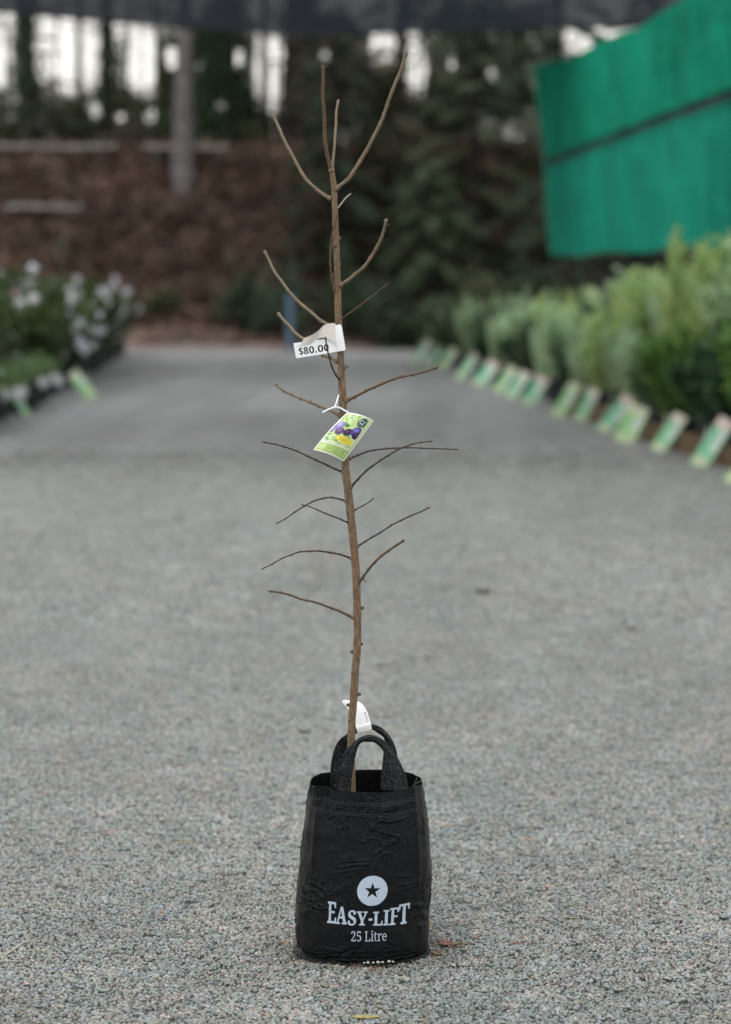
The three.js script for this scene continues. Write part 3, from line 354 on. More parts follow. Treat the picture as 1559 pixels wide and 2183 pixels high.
{ // a second strip of roof cloth, above the picture, that shades a band of the gravel
  const o = thing('roof_shade_cloth', 'strip of dark shade cloth strung over the middle of the yard', 'shade cloth', [0, 0, 0]), m = new THREE.MeshStandardMaterial({ color: new THREE.Color().setRGB(0.060, 0.075, 0.125), roughness: 0.9, side: THREE.DoubleSide });
  part('cloth', grid(40, 16, (u, v) => { const x = lerp(-5.2, 2.9, u), z = lerp(-20.8, -16.6, v) - 0.05 * x; return [x, 5.45 - 0.22 * Math.sin(u * Math.PI) - 0.10 * Math.sin(v * Math.PI) + 0.03 * N3(x, 1, z), z]; }), m, o);
  for (const v of [0, 1]) part('edge_cable', sweep(Array.from({ length: 9 }, (_, i) => { const u = -0.04 + 1.08 * i / 8, x = lerp(-5.2, 2.9, u); return [x, 5.455 - 0.22 * Math.sin(clamp(u) * Math.PI), lerp(-20.8, -16.6, v) - 0.05 * x, 0.01]; }), 6, 3), std(0.02, 0.02, 0.025, 0.6), o);
}
// ---------------------------------------------------------------- potted shrubs along both sides
const potMat = std(0.016, 0.017, 0.02, 0.5), soilMat = std(0.035, 0.026, 0.02, 0.95), stemMat = std(0.11, 0.08, 0.055, 0.9);
const potGeo = new THREE.LatheGeometry([[0, 0], [0.125, 0], [0.13, 0.01], [0.15, 0.25], [0.16, 0.255], [0.16, 0.28], [0.15, 0.28], [0.146, 0.25]].map((p) => new THREE.Vector2(...p)), 20);
const soilGeo = new THREE.CircleGeometry(0.147, 20).rotateX(-Math.PI / 2).translate(0, 0.252, 0);
const hidden = new THREE.Group(); // prototypes wait here, outside the scene
function pottedPlant(name, spec, seed) {
  const r = rng(seed), o = new THREE.Group(); o.name = name;
  part('pot', potGeo, potMat, o); part('soil', soilGeo, soilMat, o);
  const st = [], l = [], F = [];
  for (let k = 0; k < spec.stems; k++) {
    const a = r() * 6.28, q = spec.spread * Math.sqrt(r()), top = spec.h * (0.72 + 0.28 * r()) * (1 - 0.25 * q / spec.spread), c = Math.cos(a), s = Math.sin(a);
    const P = (t) => [c * q * Math.pow(t, 0.8), 0.25 + (top - 0.25) * t, s * q * Math.pow(t, 0.8)];
    st.push(sweep([[...P(0), 0.008], [...P(0.5), 0.005], [...P(1), 0.002]], 5, 3));
    for (let j = 0; j < spec.leaves / spec.stems; j++) {
      const t = lerp(spec.from, 1.02, Math.pow(r(), 0.85)), p = P(t), b = inBall(r), f = spec.fuzz * (1.1 - 0.7 * t), an = r() * 6.28;
      l.push([p[0] + b[0] * f, p[1] + b[1] * f, p[2] + b[2] * f, Math.cos(an), spec.up + (r() - 0.3) * 0.8, Math.sin(an), spec.leaf * (0.6 + 0.8 * r()), spec.leaf * spec.wide * (0.7 + 0.6 * r()), ...tint(r() < 0.3 ? spec.c2 : spec.c1, r, 0.35)]);
    }
  }
  part('stems', mergeGeometries(st), stemMat, o); part('foliage', leafMesh(l, r), leafThin, o);
  for (let k = 0; k < (spec.flowers || 0); k++) { // double blooms: two rings of cupped petals
    const a = r() * 6.28, t = 0.3 + 0.62 * r(), q = spec.spread * (0.85 + 0.35 * r()), P = [Math.cos(a) * q, spec.h * t * 0.97, Math.sin(a) * q], pet = [], nx = Math.cos(a), nz = Math.sin(a);
    for (let ring = 0; ring < 2; ring++) for (let j = 0; j < 6; j++) { const b = j / 6 * 6.28 + ring * 0.5, w = ring ? 0.5 : 1, up = Math.cos(b), sd = Math.sin(b); pet.push([P[0], P[1], P[2], nx * (ring ? 0.9 : 0.35) + -nz * sd * w, up * w, nz * (ring ? 0.9 : 0.35) + nx * sd * w, 0.078, 0.072, ...tint(spec.petal, r, 0.08)]); }
    part('flower', leafMesh(pet, r), leafThin, o);
  }
  return o;
}
const specs = {
  feathery: { h: 1.60, stems: 20, spread: 0.31, leaves: 2800, from: 0.06, fuzz: 0.065, up: 0.5, leaf: 0.075, wide: 0.3, c1: [0.450, 0.600, 0.272], c2: [0.687, 0.798, 0.407] },
  silver: { h: 1.40, stems: 18, spread: 0.32, leaves: 2400, from: 0.06, fuzz: 0.07, up: 0.3, leaf: 0.07, wide: 0.42, c1: [0.444, 0.584, 0.389], c2: [0.703, 0.834, 0.592] },
  lime: { h: 1.2, stems: 20, spread: 0.45, leaves: 2600, from: 0.05, fuzz: 0.11, up: 0.3, leaf: 0.09, wide: 0.45, c1: [0.109, 0.228, 0.049], c2: [0.179, 0.307, 0.070] },
  glossy: { h: 0.95, stems: 16, spread: 0.36, leaves: 1500, from: 0.0, fuzz: 0.10, up: 0.2, leaf: 0.11, wide: 0.5, c1: [0.044, 0.101, 0.044], c2: [0.076, 0.160, 0.069] },
  spired: { h: 2.15, stems: 7, spread: 0.22, leaves: 1300, from: 0.1, fuzz: 0.06, up: 0.9, leaf: 0.07, wide: 0.34, c1: [0.415, 0.550, 0.240], c2: [0.664, 0.756, 0.361] },
  dusky: { h: 1.25, stems: 18, spread: 0.38, leaves: 2200, from: 0.05, fuzz: 0.10, up: 0.3, leaf: 0.085, wide: 0.45, c1: [0.092, 0.144, 0.082], c2: [0.155, 0.211, 0.118] },
  wine: { h: 1.15, stems: 14, spread: 0.30, leaves: 1500, from: 0.05, fuzz: 0.09, up: 0.4, leaf: 0.085, wide: 0.45, c1: [0.095, 0.039, 0.039], c2: [0.134, 0.067, 0.056] },
  camellia: { h: 1.45, stems: 18, spread: 0.36, leaves: 1900, from: 0.1, fuzz: 0.12, up: 0.2, leaf: 0.085, wide: 0.5, c1: [0.064, 0.112, 0.041], c2: [0.122, 0.172, 0.061], flowers: 6, petal: [0.80, 0.80, 0.85] },
  pinkcamellia: { h: 1.5, stems: 18, spread: 0.36, leaves: 1900, from: 0.1, fuzz: 0.12, up: 0.2, leaf: 0.085, wide: 0.5, c1: [0.071, 0.112, 0.041], c2: [0.122, 0.149, 0.061], flowers: 2, petal: [0.72, 0.52, 0.56] },
  lowflower: { h: 0.62, stems: 18, spread: 0.32, leaves: 1700, from: 0.05, fuzz: 0.08, up: 0.3, leaf: 0.06, wide: 0.5, c1: [0.129, 0.217, 0.082], c2: [0.199, 0.297, 0.140], flowers: 3, petal: [0.80, 0.80, 0.82] },
};
const P = {}; let sd = 500;
for (const [k, s] of Object.entries(specs)) P[k] = [0, 1].map((v) => pottedPlant({ feathery: 'feathery_shrub', silver: 'silvery_shrub', lime: 'lime_shrub', glossy: 'glossy_shrub', spired: 'spired_shrub', dusky: 'dusky_shrub', wine: 'wine_red_shrub', camellia: 'white_camellia', pinkcamellia: 'pink_camellia', lowflower: 'low_flowering_plant' }[k], { ...s, h: s.h * (1 - 0.06 * v) }, sd++));
const LAB = {
  feathery: ['feathery olive-green shrub in a black pot in the bed under the green cloth', 'feathery potted shrubs'], silver: ['silvery grey-green shrub in a black pot behind the row of signs', 'silvery potted shrubs'],
  lime: ['bright lime-green shrub in a black pot behind the row of signs', 'lime-green potted shrubs'], glossy: ['low dark glossy-leaved shrub in a black pot behind the row of signs', 'glossy potted shrubs'],
  spired: ['tall upright shrub with yellowish spires against the green cloth', 'spired potted shrubs'], dusky: ['dusky dark-green shrub in a black pot in the far part of the row', 'dusky potted shrubs'], wine: ['wine-red leaved shrub in a black pot in the far part of the row', 'wine-red potted shrubs'],
  camellia: ['white-flowering camellia in a black pot opposite the green cloth', 'white camellias in pots'], pinkcamellia: ['pink-flowering camellia in a black pot opposite the green cloth', 'pink camellias in pots'], lowflower: ['low light-green plant with white blooms in front of the camellias', 'low flowering plants in pots'],
};
function put(kind, x, z, s, r) { copyOf(P[kind][r() < 0.5 ? 0 : 1], [x, 0, z], r() * 6.28, s, LAB[kind][0], LAB[kind][1]).userData.category = kind.includes('camellia') ? 'camellia' : kind === 'lowflower' ? 'plant' : 'shrub'; }
const signX = (z) => table([-39.0, -36.5, -32.2, -30, -28, -24.7, -22.2, -19.5, -17.9, -16.8, -14.9, -13.2, -9], [0.80, 1.21, 1.34, 1.52, 1.69, 1.87, 2.03, 2.28, 2.32, 2.50, 2.61, 2.64, 2.9], z);
{
  const r = rng(900);
  for (let z = -12.4; z > -41; z -= 0.66) for (let k = 0; k < 3; k++) {
    const zz = z + (r() - 0.5) * 0.25, x = signX(zz) + 0.50 + k * 0.56 + (r() - 0.5) * 0.16, h = r();
    let kind, s;
    if (zz > -19.5) { kind = k === 0 ? (h < 0.55 ? 'glossy' : h < 0.75 ? 'lime' : h < 0.9 ? 'dusky' : 'silver') : h < 0.55 ? 'feathery' : h < 0.62 ? 'lime' : h < 0.76 ? 'dusky' : 'silver'; s = k === 0 ? 1.0 : 1.30 + 0.1 * (zz + 19.5) / 7; }
    else if (zz > -27) { kind = k === 0 ? (h < 0.5 ? 'silver' : h < 0.75 ? 'glossy' : h < 0.88 ? 'dusky' : 'feathery') : h < 0.55 ? 'feathery' : h < 0.8 ? 'silver' : 'dusky'; s = k === 0 ? 0.92 : 1.18; }
    else if (zz > -33) { kind = h < 0.45 ? 'silver' : h < 0.7 ? 'feathery' : h < 0.85 ? 'dusky' : 'glossy'; s = 0.86; }
    else { kind = h < 0.62 ? 'dusky' : h < 0.8 ? 'silver' : h < 0.9 ? 'glossy' : 'wine'; s = 0.95; }
    put(kind, x, zz, s * (0.78 + 0.36 * r()), r);
  }
  put('spired', 2.74, -18.2, 1.02, r); put('spired', 3.04, -18.3, 0.98, r); put('spired', 3.45, -17.6, 0.9, r); for (let k = 0; k < 11; k++) { const z = -14.5 - k * 1.5 - 0.6 * r(); put('spired', signX(z) + 0.7 + 0.9 * r(), z, 0.86 - 0.018 * k, r); }
  put('wine', 1.95, -34.6, 1.05, r);
  // the flowering side
  const leftX = (z) => table([-43.8, -24.6, -20, -14], [-4.49, -3.68, -3.58, -3.35], z);
  for (let z = -19; z > -44; z -= 0.78) for (let k = 0; k < 3; k++) {
    const zz = z + (r() - 0.5) * 0.25, low = zz > -27.5 && k === 0, x = leftX(zz) - 0.22 - k * 0.55 - (r() - 0.5) * 0.14;
    if (low) put('lowflower', x, zz, 0.95 + 0.2 * r(), r); else put(r() < 0.86 ? 'camellia' : 'pinkcamellia', x, zz, (zz < -36 ? 0.95 : 1.06) * (0.8 + 0.42 * r()), r);
  }
}
// sign boards leaning in front of the beds
{
  const draw = (v) => canvasTex(128, 192, (g, w, h) => {
    const C = (a, b, c) => 'rgb(' + a + ',' + b + ',' + c + ')';
    g.fillStyle = [C(128, 172, 136), C(118, 168, 136), C(146, 178, 130)][v]; g.fillRect(0, 0, w, h);
    g.fillStyle = [C(186, 178, 166), C(184, 168, 160), C(172, 176, 150)][v]; g.fillRect(0, 0, w, h * 0.2);
    g.fillStyle = C(182, 194, 188); g.fillRect(w * 0.5, h * 0.24, w * 0.42, h * 0.36);
    g.fillStyle = [C(96, 164, 120), C(88, 160, 124), C(112, 168, 108)][v]; g.fillRect(w * 0.06, h * 0.26, w * 0.4, h * 0.5);
    g.fillStyle = [C(166, 170, 138), C(170, 168, 138), C(160, 172, 140)][v]; g.fillRect(w * 0.1, h * 0.82, w * 0.8, h * 0.12);
    g.fillStyle = C(77, 107, 85); for (let i = 0; i < 4; i++) g.fillRect(w * 0.54, h * (0.30 + 0.07 * i), w * (0.2 + 0.1 * ((i * 7) % 3)), 3);
  });
  const mats = [0, 1, 2].map((v) => new THREE.MeshStandardMaterial({ map: draw(v), roughness: 0.55 })), back = std(0.55, 0.55, 0.5, 0.7);
  const signs = [[0.80, -39.02, 1], [1.04, -37.97, 0.9], [1.21, -36.49, 1.05], [1.34, -32.19, 1], [1.52, -30.0, 1.3], [1.69, -28.05, 1], [1.77, -26.58, 0.95], [1.87, -24.73, 1.15], [2.03, -22.21, 1], [2.2, -21.39, 0.95], [2.28, -19.54, 1], [2.32, -17.92, 1.25], [2.5, -16.77, 1.05], [2.61, -14.89, 1.0], [2.64, -13.19, 1]];
  const board = (o, i, wide, side) => {
    const tilt = new THREE.Group(); // board leans back on a bent wire foot
    const g = new THREE.BoxGeometry(0.155 * wide, 0.42, 0.006).translate(0, 0.2, 0), f = part('board', g, [back, back, back, back, mats[i % 3], back], o);
const q = rng(1200 + i * 7 + Math.round(wide * 10)); f.rotation.order = 'YXZ'; f.rotation.set(-0.42 + 0.2 * (q() - 0.5), side * (0.55 + 0.5 * (q() - 0.5)), side * (0.44 + 0.22 * (q() - 0.5))); f.scale.y = 0.9 + 0.25 * q();
    const pr = part('prop', sweep([[0, 0.02, 0, 0.005], [side * -0.02, 0.18, -0.10, 0.005], [side * -0.06, 0.30, -0.16, 0.005]], 6, 3), back, o); pr.position.set(side * -0.05, 0, -0.03);
  };
  const ORD = ['first', 'second', 'third', 'fourth', 'fifth', 'sixth', 'seventh', 'eighth', 'ninth', 'tenth', 'eleventh', 'twelfth', 'thirteenth', 'fourteenth', 'fifteenth'].map((q) => q + ' pale green');
  signs.forEach(([x, z, w], i) => { const o = thing('plant_sign', ORD[i] + ' plant sign along the shrub bed, counted from the brown bank', 'sign', [x, 0.004, z], 0, 'plant signs along the shrub bed'); board(o, i, w, -1); });
  const o = thing('plant_sign', 'yellow-green plant sign leaning in front of the camellias', 'sign', [-3.36, 0.004, -26.58], 0, 'plant signs along the camellias'); board(o, 2, 1.2, 1);
  const o2 = thing('plant_sign', 'small pale plant sign among the low flowering plants', 'sign', [-3.60, 0.004, -22.3], 0, 'plant signs along the camellias'); board(o2, 0, 0.6, 1);
  // timber edging behind the nearer signs
  const tm = std(0.42, 0.27, 0.10, 0.85, { map: barkTex });
  for (let k = 0; k < 8; k++) { const z = -11.6 - k * 1.5, z2 = z - 1.46, x = (signX(z) + signX(z2)) / 2 + 0.26, m = part('edging_sleeper', new THREE.BoxGeometry(0.09, 0.17, 1.46), tm); m.position.set(x, 0.083, (z + z2) / 2); m.rotation.y = Math.atan2(signX(z) - signX(z2), z - z2); tag(m, 'yellow-brown timber sleeper edging the shrub bed behind the signs', 'sleeper', 'timber edging of the shrub bed'); }
}

// ---------------------------------------------------------------- the grow bag
const BH = 0.382, SEAM = 0.86; // height; half angle of the front panel
const bagC = (t) => -0.0065 + 0.008 * smooth(0.2, 0.75, t);
function bagR(th, t) {
  const a = table([0, 0.03, 0.09, 0.2, 0.4, 0.6, 0.75, 0.9, 1], [0.138, 0.1455, 0.1482, 0.1496, 0.1490, 0.1456, 0.1385, 0.1300, 0.1252], t);
  const b = table([0, 0.03, 0.09, 0.2, 0.4, 0.6, 0.75, 0.9, 1], [0.130, 0.139, 0.142, 0.143, 0.141, 0.136, 0.131, 0.124, 0.118], t);
  const n = table([0, 0.15, 0.6, 1], [2.35, 2.45, 2.7, 3.0], t), s = Math.abs(Math.sin(th)), c = Math.abs(Math.cos(th));
  let r = Math.pow(Math.pow(s / a, n) + Math.pow(c / b, n), -1 / n);
  for (const q of [SEAM, -SEAM, Math.PI - SEAM, SEAM - Math.PI]) { let d = Math.abs(th - q); d = Math.min(d, 6.2832 - d); r += 0.0026 * Math.exp(-((d / 0.035) ** 2)) * smooth(0.12, 0.5, t) - 0.0022 * Math.exp(-(((d - 0.13) / 0.09) ** 2)) * smooth(0.3, 0.8, t); }
  const x = th * 0.14, y = t * BH;
  r += 0.0022 * fbm(x * 14, y * 16, 3.1, 3) + 0.0035 * N3(x * 6, y * 7, 9) * smooth(0.05, 0.3, t);
  // sharp film creases: thin ridges along the zero lines of noise, in scattered places
  const ridge = (f, g, h, w) => { const q = fbm(x * f + 1.2 * N3(x * 11, y * 11, h), y * g + 1.2 * N3(x * 9, y * 13, h + 4), h, 2), m = smooth(-0.05, 0.35, N3(x * 10 + h, y * 10, 14)); return Math.exp(-((q / w) ** 2)) * m; };
  const taut = 1 - 0.7 * Math.exp(-(((th - 0.08) / 0.62) ** 4)) * smooth(0.08, 0.16, t) * smooth(0.58, 0.48, t); // pulled flat over the filled lower front
  r += taut * (0.0028 * ridge(15, 24, 5, 0.05) + 0.0022 * ridge(34, 22, 11, 0.06) - 0.0020 * ridge(26, 16, 21, 0.06));
  r += 0.0011 * Math.sin(y * 95 + 2.5 * N3(x * 12, y * 6, 31)) * Math.max(0, N3(x * 7, y * 5, 33)) * smooth(0.25, 0.6, t) * smooth(1, 0.8, t);
  const low = smooth(0.12, 0, t); r += low * 0.0035 * fbm(th * 5, 1, 6, 2) + low * 0.0007 * Math.sin(y * 620 + 4 * N3(th * 6, 1, 1));
  // pinched fold at the front corner of the rim, and a belly dent on the far side
  r -= 0.011 * smooth(0.8, 1, t) * Math.exp(-(((th + SEAM - 0.10) / 0.075) ** 2)); r += 0.006 * smooth(0.82, 1, t) * Math.exp(-(((th + SEAM + 0.09) / 0.10) ** 2));
  return r;
}
const rimY = (th) => BH + 0.004 * N3(Math.sin(th) * 1.4 + 3, Math.cos(th) * 1.4, 2) + 0.007 * Math.exp(-(((th + SEAM) / 0.25) ** 2)) + 0.006 * Math.exp(-(((th - SEAM) / 0.3) ** 2)) + 0.004 * smooth(0.5, 1, -Math.cos(th));
function bagPoint(th, t, off = 0) { const r = bagR(th, t) + off; return [bagC(t) + r * Math.sin(th), 0.002 + rimY(th) * t, r * Math.cos(th)]; }
// arc length across the front panel, for lettering in metres
const arcN = 400, arc = [0]; for (let i = 1; i <= arcN; i++) { const A = bagPoint(lerp(-SEAM, SEAM, (i - 1) / arcN), 0.4), B = bagPoint(lerp(-SEAM, SEAM, i / arcN), 0.4); arc.push(arc[i - 1] + Math.hypot(A[0] - B[0], A[2] - B[2])); }
const arcS = (u) => { const k = clamp(u) * arcN, i = Math.min(arcN - 1, Math.floor(k)); return lerp(arc[i], arc[i + 1], k - i); }, PW = arc[arcN];
const tapeBump = dataTex(1024, 1024, (u, v) => { // woven tape with film creases, 12 cm a tile
  const w1 = Math.sin(v * 2 * Math.PI * 54) * (Math.sin(u * 2 * Math.PI * 40) > 0 ? 1 : -0.6), pu = 2 * Math.PI * u, pv = 2 * Math.PI * v;
  const X = Math.cos(pu), Y = Math.sin(pu), Z = Math.cos(pv), Q = Math.sin(pv);
  const n1 = fbm(X * 2.3 + 4 + Q, Y * 2.3 + Z * 2.3, Q * 2.3, 4), n2 = fbm(X * 5 + 9, Y * 5 + Z * 4, Q * 5 + 3, 3);
  const cr = Math.pow(Math.max(0, 1 - Math.abs(n1) * 9), 2), cr2 = Math.pow(Math.max(0, 1 - Math.abs(n2) * 8), 2);
  const k = 0.35 + 0.07 * w1 + 0.22 * cr + 0.12 * cr2 + 0.25 * n1; return [k, k, k];
});
tapeBump.repeat.set(1 / 0.13, 1 / 0.13);
const BPX = 1024 / PW, CHT = Math.round(BPX * BH);
const printTex = canvasTex(1024, CHT, (g, w, h) => {
  const r = rng(3), img = g.createImageData(w, h);
  for (let j = 0; j < h; j++) for (let i = 0; i < w; i++) { const o = 4 * (j * w + i), x = i / BPX, y = j / BPX, k = 7 + 5 * fbm(x * 40, y * 60, 2, 3) + 5 * Math.sin(y * 2800) * (0.5 + fbm(x * 30, y * 300, 4, 2)) + 7 * (r() - 0.5) + 16 * Math.max(0, fbm(x * 25, y * 90, 8, 3) - 0.16); img.data[o] = k * 0.95; img.data[o + 1] = k * 1.0; img.data[o + 2] = k * 1.08; img.data[o + 3] = 255; }
  g.putImageData(img, 0, 0);
  const X = (m) => w / 2 + (m + 0.0050) * BPX, Y = (m) => h - m * BPX; // metres from the middle, metres above the ground
  const ink = '#b9c8da', R = 0.0335 * BPX; g.fillStyle = ink; g.beginPath(); g.arc(X(0.0165), Y(0.1695), R, 0, 7); g.fill();
  g.fillStyle = '#0c0e11'; g.beginPath(); for (let i = 0; i < 10; i++) { const q = (i % 2 ? 0.215 : 0.55) * R, a = -Math.PI / 2 + i * Math.PI / 5; g[i ? 'lineTo' : 'moveTo'](X(0.0165) + q * Math.cos(a), Y(0.1695) + q * Math.sin(a)); } g.fill();
  g.fillStyle = ink; g.textAlign = 'left'; g.textBaseline = 'alphabetic';
  // word with tall ends and a dipping top edge; letters drawn one by one
  const letters = [['E', -0.0815, 0.0215, 0.0950, 0.1415], ['A', -0.0605, 0.0245, 0.0945, 0.1320], ['S', -0.0345, 0.0185, 0.0925, 0.1255], ['Y', -0.0150, 0.0240, 0.0930, 0.1235], ['-', 0.0100, 0.0100, 0.1030, 0.1080], ['L', 0.0210, 0.0215, 0.0920, 0.1225], ['I', 0.0440, 0.0130, 0.0915, 0.1250], ['F', 0.0585, 0.0210, 0.0912, 0.1290], ['T', 0.0790, 0.0275, 0.0905, 0.1345]];
  for (const [ch, x0, wd, yb, yt] of letters) {
    if (ch === '-') { g.fillRect(X(x0 + 0.001), Y(yt), wd * 0.8 * BPX, (yt - yb) * BPX); continue; }
    g.save(); g.font = 'bold 200px serif'; const mt = g.measureText(ch), al = mt.actualBoundingBoxLeft, ar = mt.actualBoundingBoxRight, aa = mt.actualBoundingBoxAscent || 132, ad = mt.actualBoundingBoxDescent || 0;
    g.translate(X(x0), Y(yb)); g.scale(wd * BPX * 0.98 / (al + ar), (yt - yb) * BPX / (aa + ad)); g.fillText(ch, al, -ad); g.lineWidth = 4; g.strokeStyle = ink; g.strokeText(ch, al, -ad); g.restore();
  }
  g.save(); g.font = '200px serif'; const mt = g.measureText('25 Litre'), ws = 0.0795 * BPX / mt.width; g.translate(X(-0.0275), Y(0.0570)); g.scale(ws, 0.0208 * BPX / 134); g.fillText('25 Litre', 0, 0); g.lineWidth = 1.5; g.strokeStyle = ink; g.strokeText('25 Litre', 0, 0); g.restore();
  g.globalAlpha = 0.22; g.fillStyle = '#20242a'; for (let i = 0; i < 60; i++) g.fillRect(0, Y(0.05 + i * 0.0028), w, 1); for (let i = 0; i < 110; i++) g.fillRect(i * w / 110, Y(0.206), 1, 0.16 * BPX); g.globalAlpha = 1;
  // scratches and scuffs where the film has whitened
  g.lineCap = 'round';
  const scratch = (x0, y0, x1, y1, w, a) => { g.strokeStyle = 'rgba(96,104,116,' + a + ')'; g.lineWidth = w; g.beginPath(); g.moveTo(X(x0), Y(y0)); const n = 6; for (let i = 1; i <= n; i++) g.lineTo(X(lerp(x0, x1, i / n) + 0.0012 * (r() - 0.5)), Y(lerp(y0, y1, i / n) + 0.0012 * (r() - 0.5))); g.stroke(); };
  for (const q of [[-0.083, 0.187, -0.062, 0.150], [-0.058, 0.150, -0.040, 0.135], [-0.098, 0.083, -0.055, 0.068], [-0.093, 0.096, -0.080, 0.086], [-0.042, 0.212, -0.022, 0.204], [-0.010, 0.213, 0.012, 0.207], [0.058, 0.252, 0.070, 0.228], [-0.060, 0.241, 0.020, 0.240], [0.020, 0.244, 0.050, 0.256], [-0.118, 0.285, -0.095, 0.277], [-0.086, 0.268, -0.072, 0.256], [-0.055, 0.315, -0.035, 0.308], [0.090, 0.290, 0.104, 0.302], [-0.105, 0.044, -0.050, 0.036], [0.020, 0.055, 0.034, 0.040]]) scratch(...q, 2.5, 0.42);
  for (let i = 0; i < 70; i++) { const x = -0.12 + 0.24 * r(), y = 0.03 + 0.30 * r(), L = 0.004 + 0.014 * r(), a = (r() - 0.5) * 1.2; scratch(x, y, x + L * Math.cos(a), y + L * Math.sin(a), 1 + 2 * r(), 0.06 + 0.18 * r()); }
  for (const [cx, cy, rad] of [[0.045, 0.262, 0.020], [0.092, 0.285, 0.018], [-0.095, 0.300, 0.022], [0.10, 0.325, 0.016], [0.060, 0.175, 0.014]]) for (let i = 0; i < 34; i++) { const a = r() * 6.28, q = rad * Math.sqrt(r()); scratch(cx + q * Math.cos(a), cy + 0.6 * q * Math.sin(a), cx + q * Math.cos(a) + 0.006 * (r() - 0.3), cy + 0.6 * q * Math.sin(a) + 0.004 * (r() - 0.4), 1.5 + 1.5 * r(), 0.05 + 0.18 * r()); }
  g.fillStyle = '#060708'; for (const [x, y] of [[-0.107, 0.050], [-0.008, 0.030], [0.116, 0.053], [0.014, 0.089]]) { g.beginPath(); g.arc(X(x), Y(y), 0.0035 * BPX, 0, 7); g.fill(); }
});
const plainBag = dataTex(512, 512, (u, v) => { const k = 0.05 + 0.025 * fbm(u * 10, v * 18, 2, 3) + 0.02 * Math.sin(v * 1000) + 0.05 * Math.max(0, fbm(u * 7, v * 22, 8, 3) - 0.12); return [k * 0.95, k, k * 1.06]; }, true);
plainBag.repeat.set(1 / 0.2, 1 / 0.2);
const bagOpt = { roughness: 0.17, specularIntensity: 0.40, specularColor: new THREE.Color(0.84, 0.92, 1), side: THREE.DoubleSide, bumpMap: tapeBump, bumpScale: 0.0022 };
const frontMat = new THREE.MeshPhysicalMaterial({ ...bagOpt, map: printTex }), bagMat = new THREE.MeshPhysicalMaterial({ ...bagOpt, roughness: 0.24, specularIntensity: 0.24, map: plainBag });
printTex.repeat.set(1 / PW, 1 / BH);
const bag = thing('planting_bag', 'black woven plastic planting bag printed with a star and lettering', 'planting bag', [0, 0, 0]);
part('front_panel', grid(230, 270, (u, v) => bagPoint(lerp(-SEAM, SEAM, u), v), (u, v) => [arcS(u), v * BH]), frontMat, bag);
for (const [nm, t0, t1] of [['side_panel', SEAM, Math.PI - SEAM], ['back_panel', Math.PI - SEAM, Math.PI + SEAM], ['side_panel', Math.PI + SEAM, 2 * Math.PI - SEAM]])
  part(nm, grid(70, 120, (u, v) => { const th = lerp(t0, t1, u); return bagPoint(th > Math.PI ? th - 2 * Math.PI : th, v); }, (u, v) => [lerp(t0, t1, u) * 0.14, v * BH]), bagMat, bag);
// turned-in hem along the rim, base sheet and the loose seam flap round the foot
part('rim_hem', grid(220, 10, (u, v) => { const th = lerp(-Math.PI, Math.PI, u), p = bagPoint(th, 1, 0), q = bagPoint(th, lerp(1, 0.80, Math.max(0, (v - 0.25) / 0.75)), v < 0.25 ? lerp(0.0004, -0.0022, v * 4) : -0.0022); if (v < 0.26) { q[1] = p[1] + 0.0012 * Math.sin(v / 0.25 * Math.PI); } return q; }, (u, v) => [u * 0.85, v * 0.08]), bagMat, bag);
part('base_sheet', grid(60, 3, (u, v) => { const p = bagPoint(lerp(-Math.PI, Math.PI, u), 0); return [p[0] * v, 0.0015, p[2] * v]; }), bagMat, bag);
part('foot_flap', grid(260, 8, (u, v) => { const th = lerp(-Math.PI, Math.PI, u), lf = Math.exp(-(((th + 1.15) / 0.32) ** 2)), fr = Math.exp(-(((th - 0.05) / 0.4) ** 2)), r = bagR(th, 0.02) + 0.001 + v * (0.007 + 0.006 * fbm(th * 3, 1, 2, 2) + 0.012 * lf + 0.006 * fr) + 0.002 * N3(th * 16, v * 3, 1) * v; return [bagC(0) + r * Math.sin(th), 0.010 + 0.012 * lf * (1 - v) + 0.006 * N3(th * 5, 2, v) * (1 - v) - 0.004 * v + 0.003 * Math.sin(v * 3.1) * (1 + N3(th * 12, 7, 1)) + 0.006 * lf * v * (1 + N3(th * 22, 3, 3)), r * Math.cos(th)]; }, (u, v) => [u * 0.9, v * 0.02]), bagMat, bag);
{ // rows of stitches below the rim
  const r = rng(8), gs = [], mat = std(0.045, 0.048, 0.055, 0.7);
  const row = (drop, t0, t1) => { for (let th = t0; th < t1; th += 0.048 + 0.012 * r()) { const t = 1 - (drop + 0.0012 * N3(th * 8, drop * 400, 1)) / BH, A = bagPoint(th, t, 0.0007), B = bagPoint(th + 0.036, t, 0.0007); gs.push(sweep([[...A, 0.0006], [...bagPoint(th + 0.018, t, 0.0012), 0.0008], [...B, 0.0006]], 4, 1)); } };
  for (const d of [0.0230, 0.0275, 0.0465, 0.0505]) row(d, -Math.PI, Math.PI);
  part('stitching', mergeGeometries(gs), mat, bag);
}
{ // loose thread ends at the rim
  const m = std(0.02, 0.02, 0.022, 0.6), b = bagPoint(SEAM + 0.05, 1);
  for (const q of [[0.004, 0.020], [0.014, 0.013], [-0.006, -0.004]]) part('thread_end', sweep([[b[0] - 0.012, b[1] - 0.01, b[2], 0.0013], [b[0] - 0.002, b[1] + 0.004, b[2] + 0.002, 0.0015], [b[0] + q[0], b[1] + q[1], b[2] + 0.002, 0.0013]], 6, 4), m, bag);
}
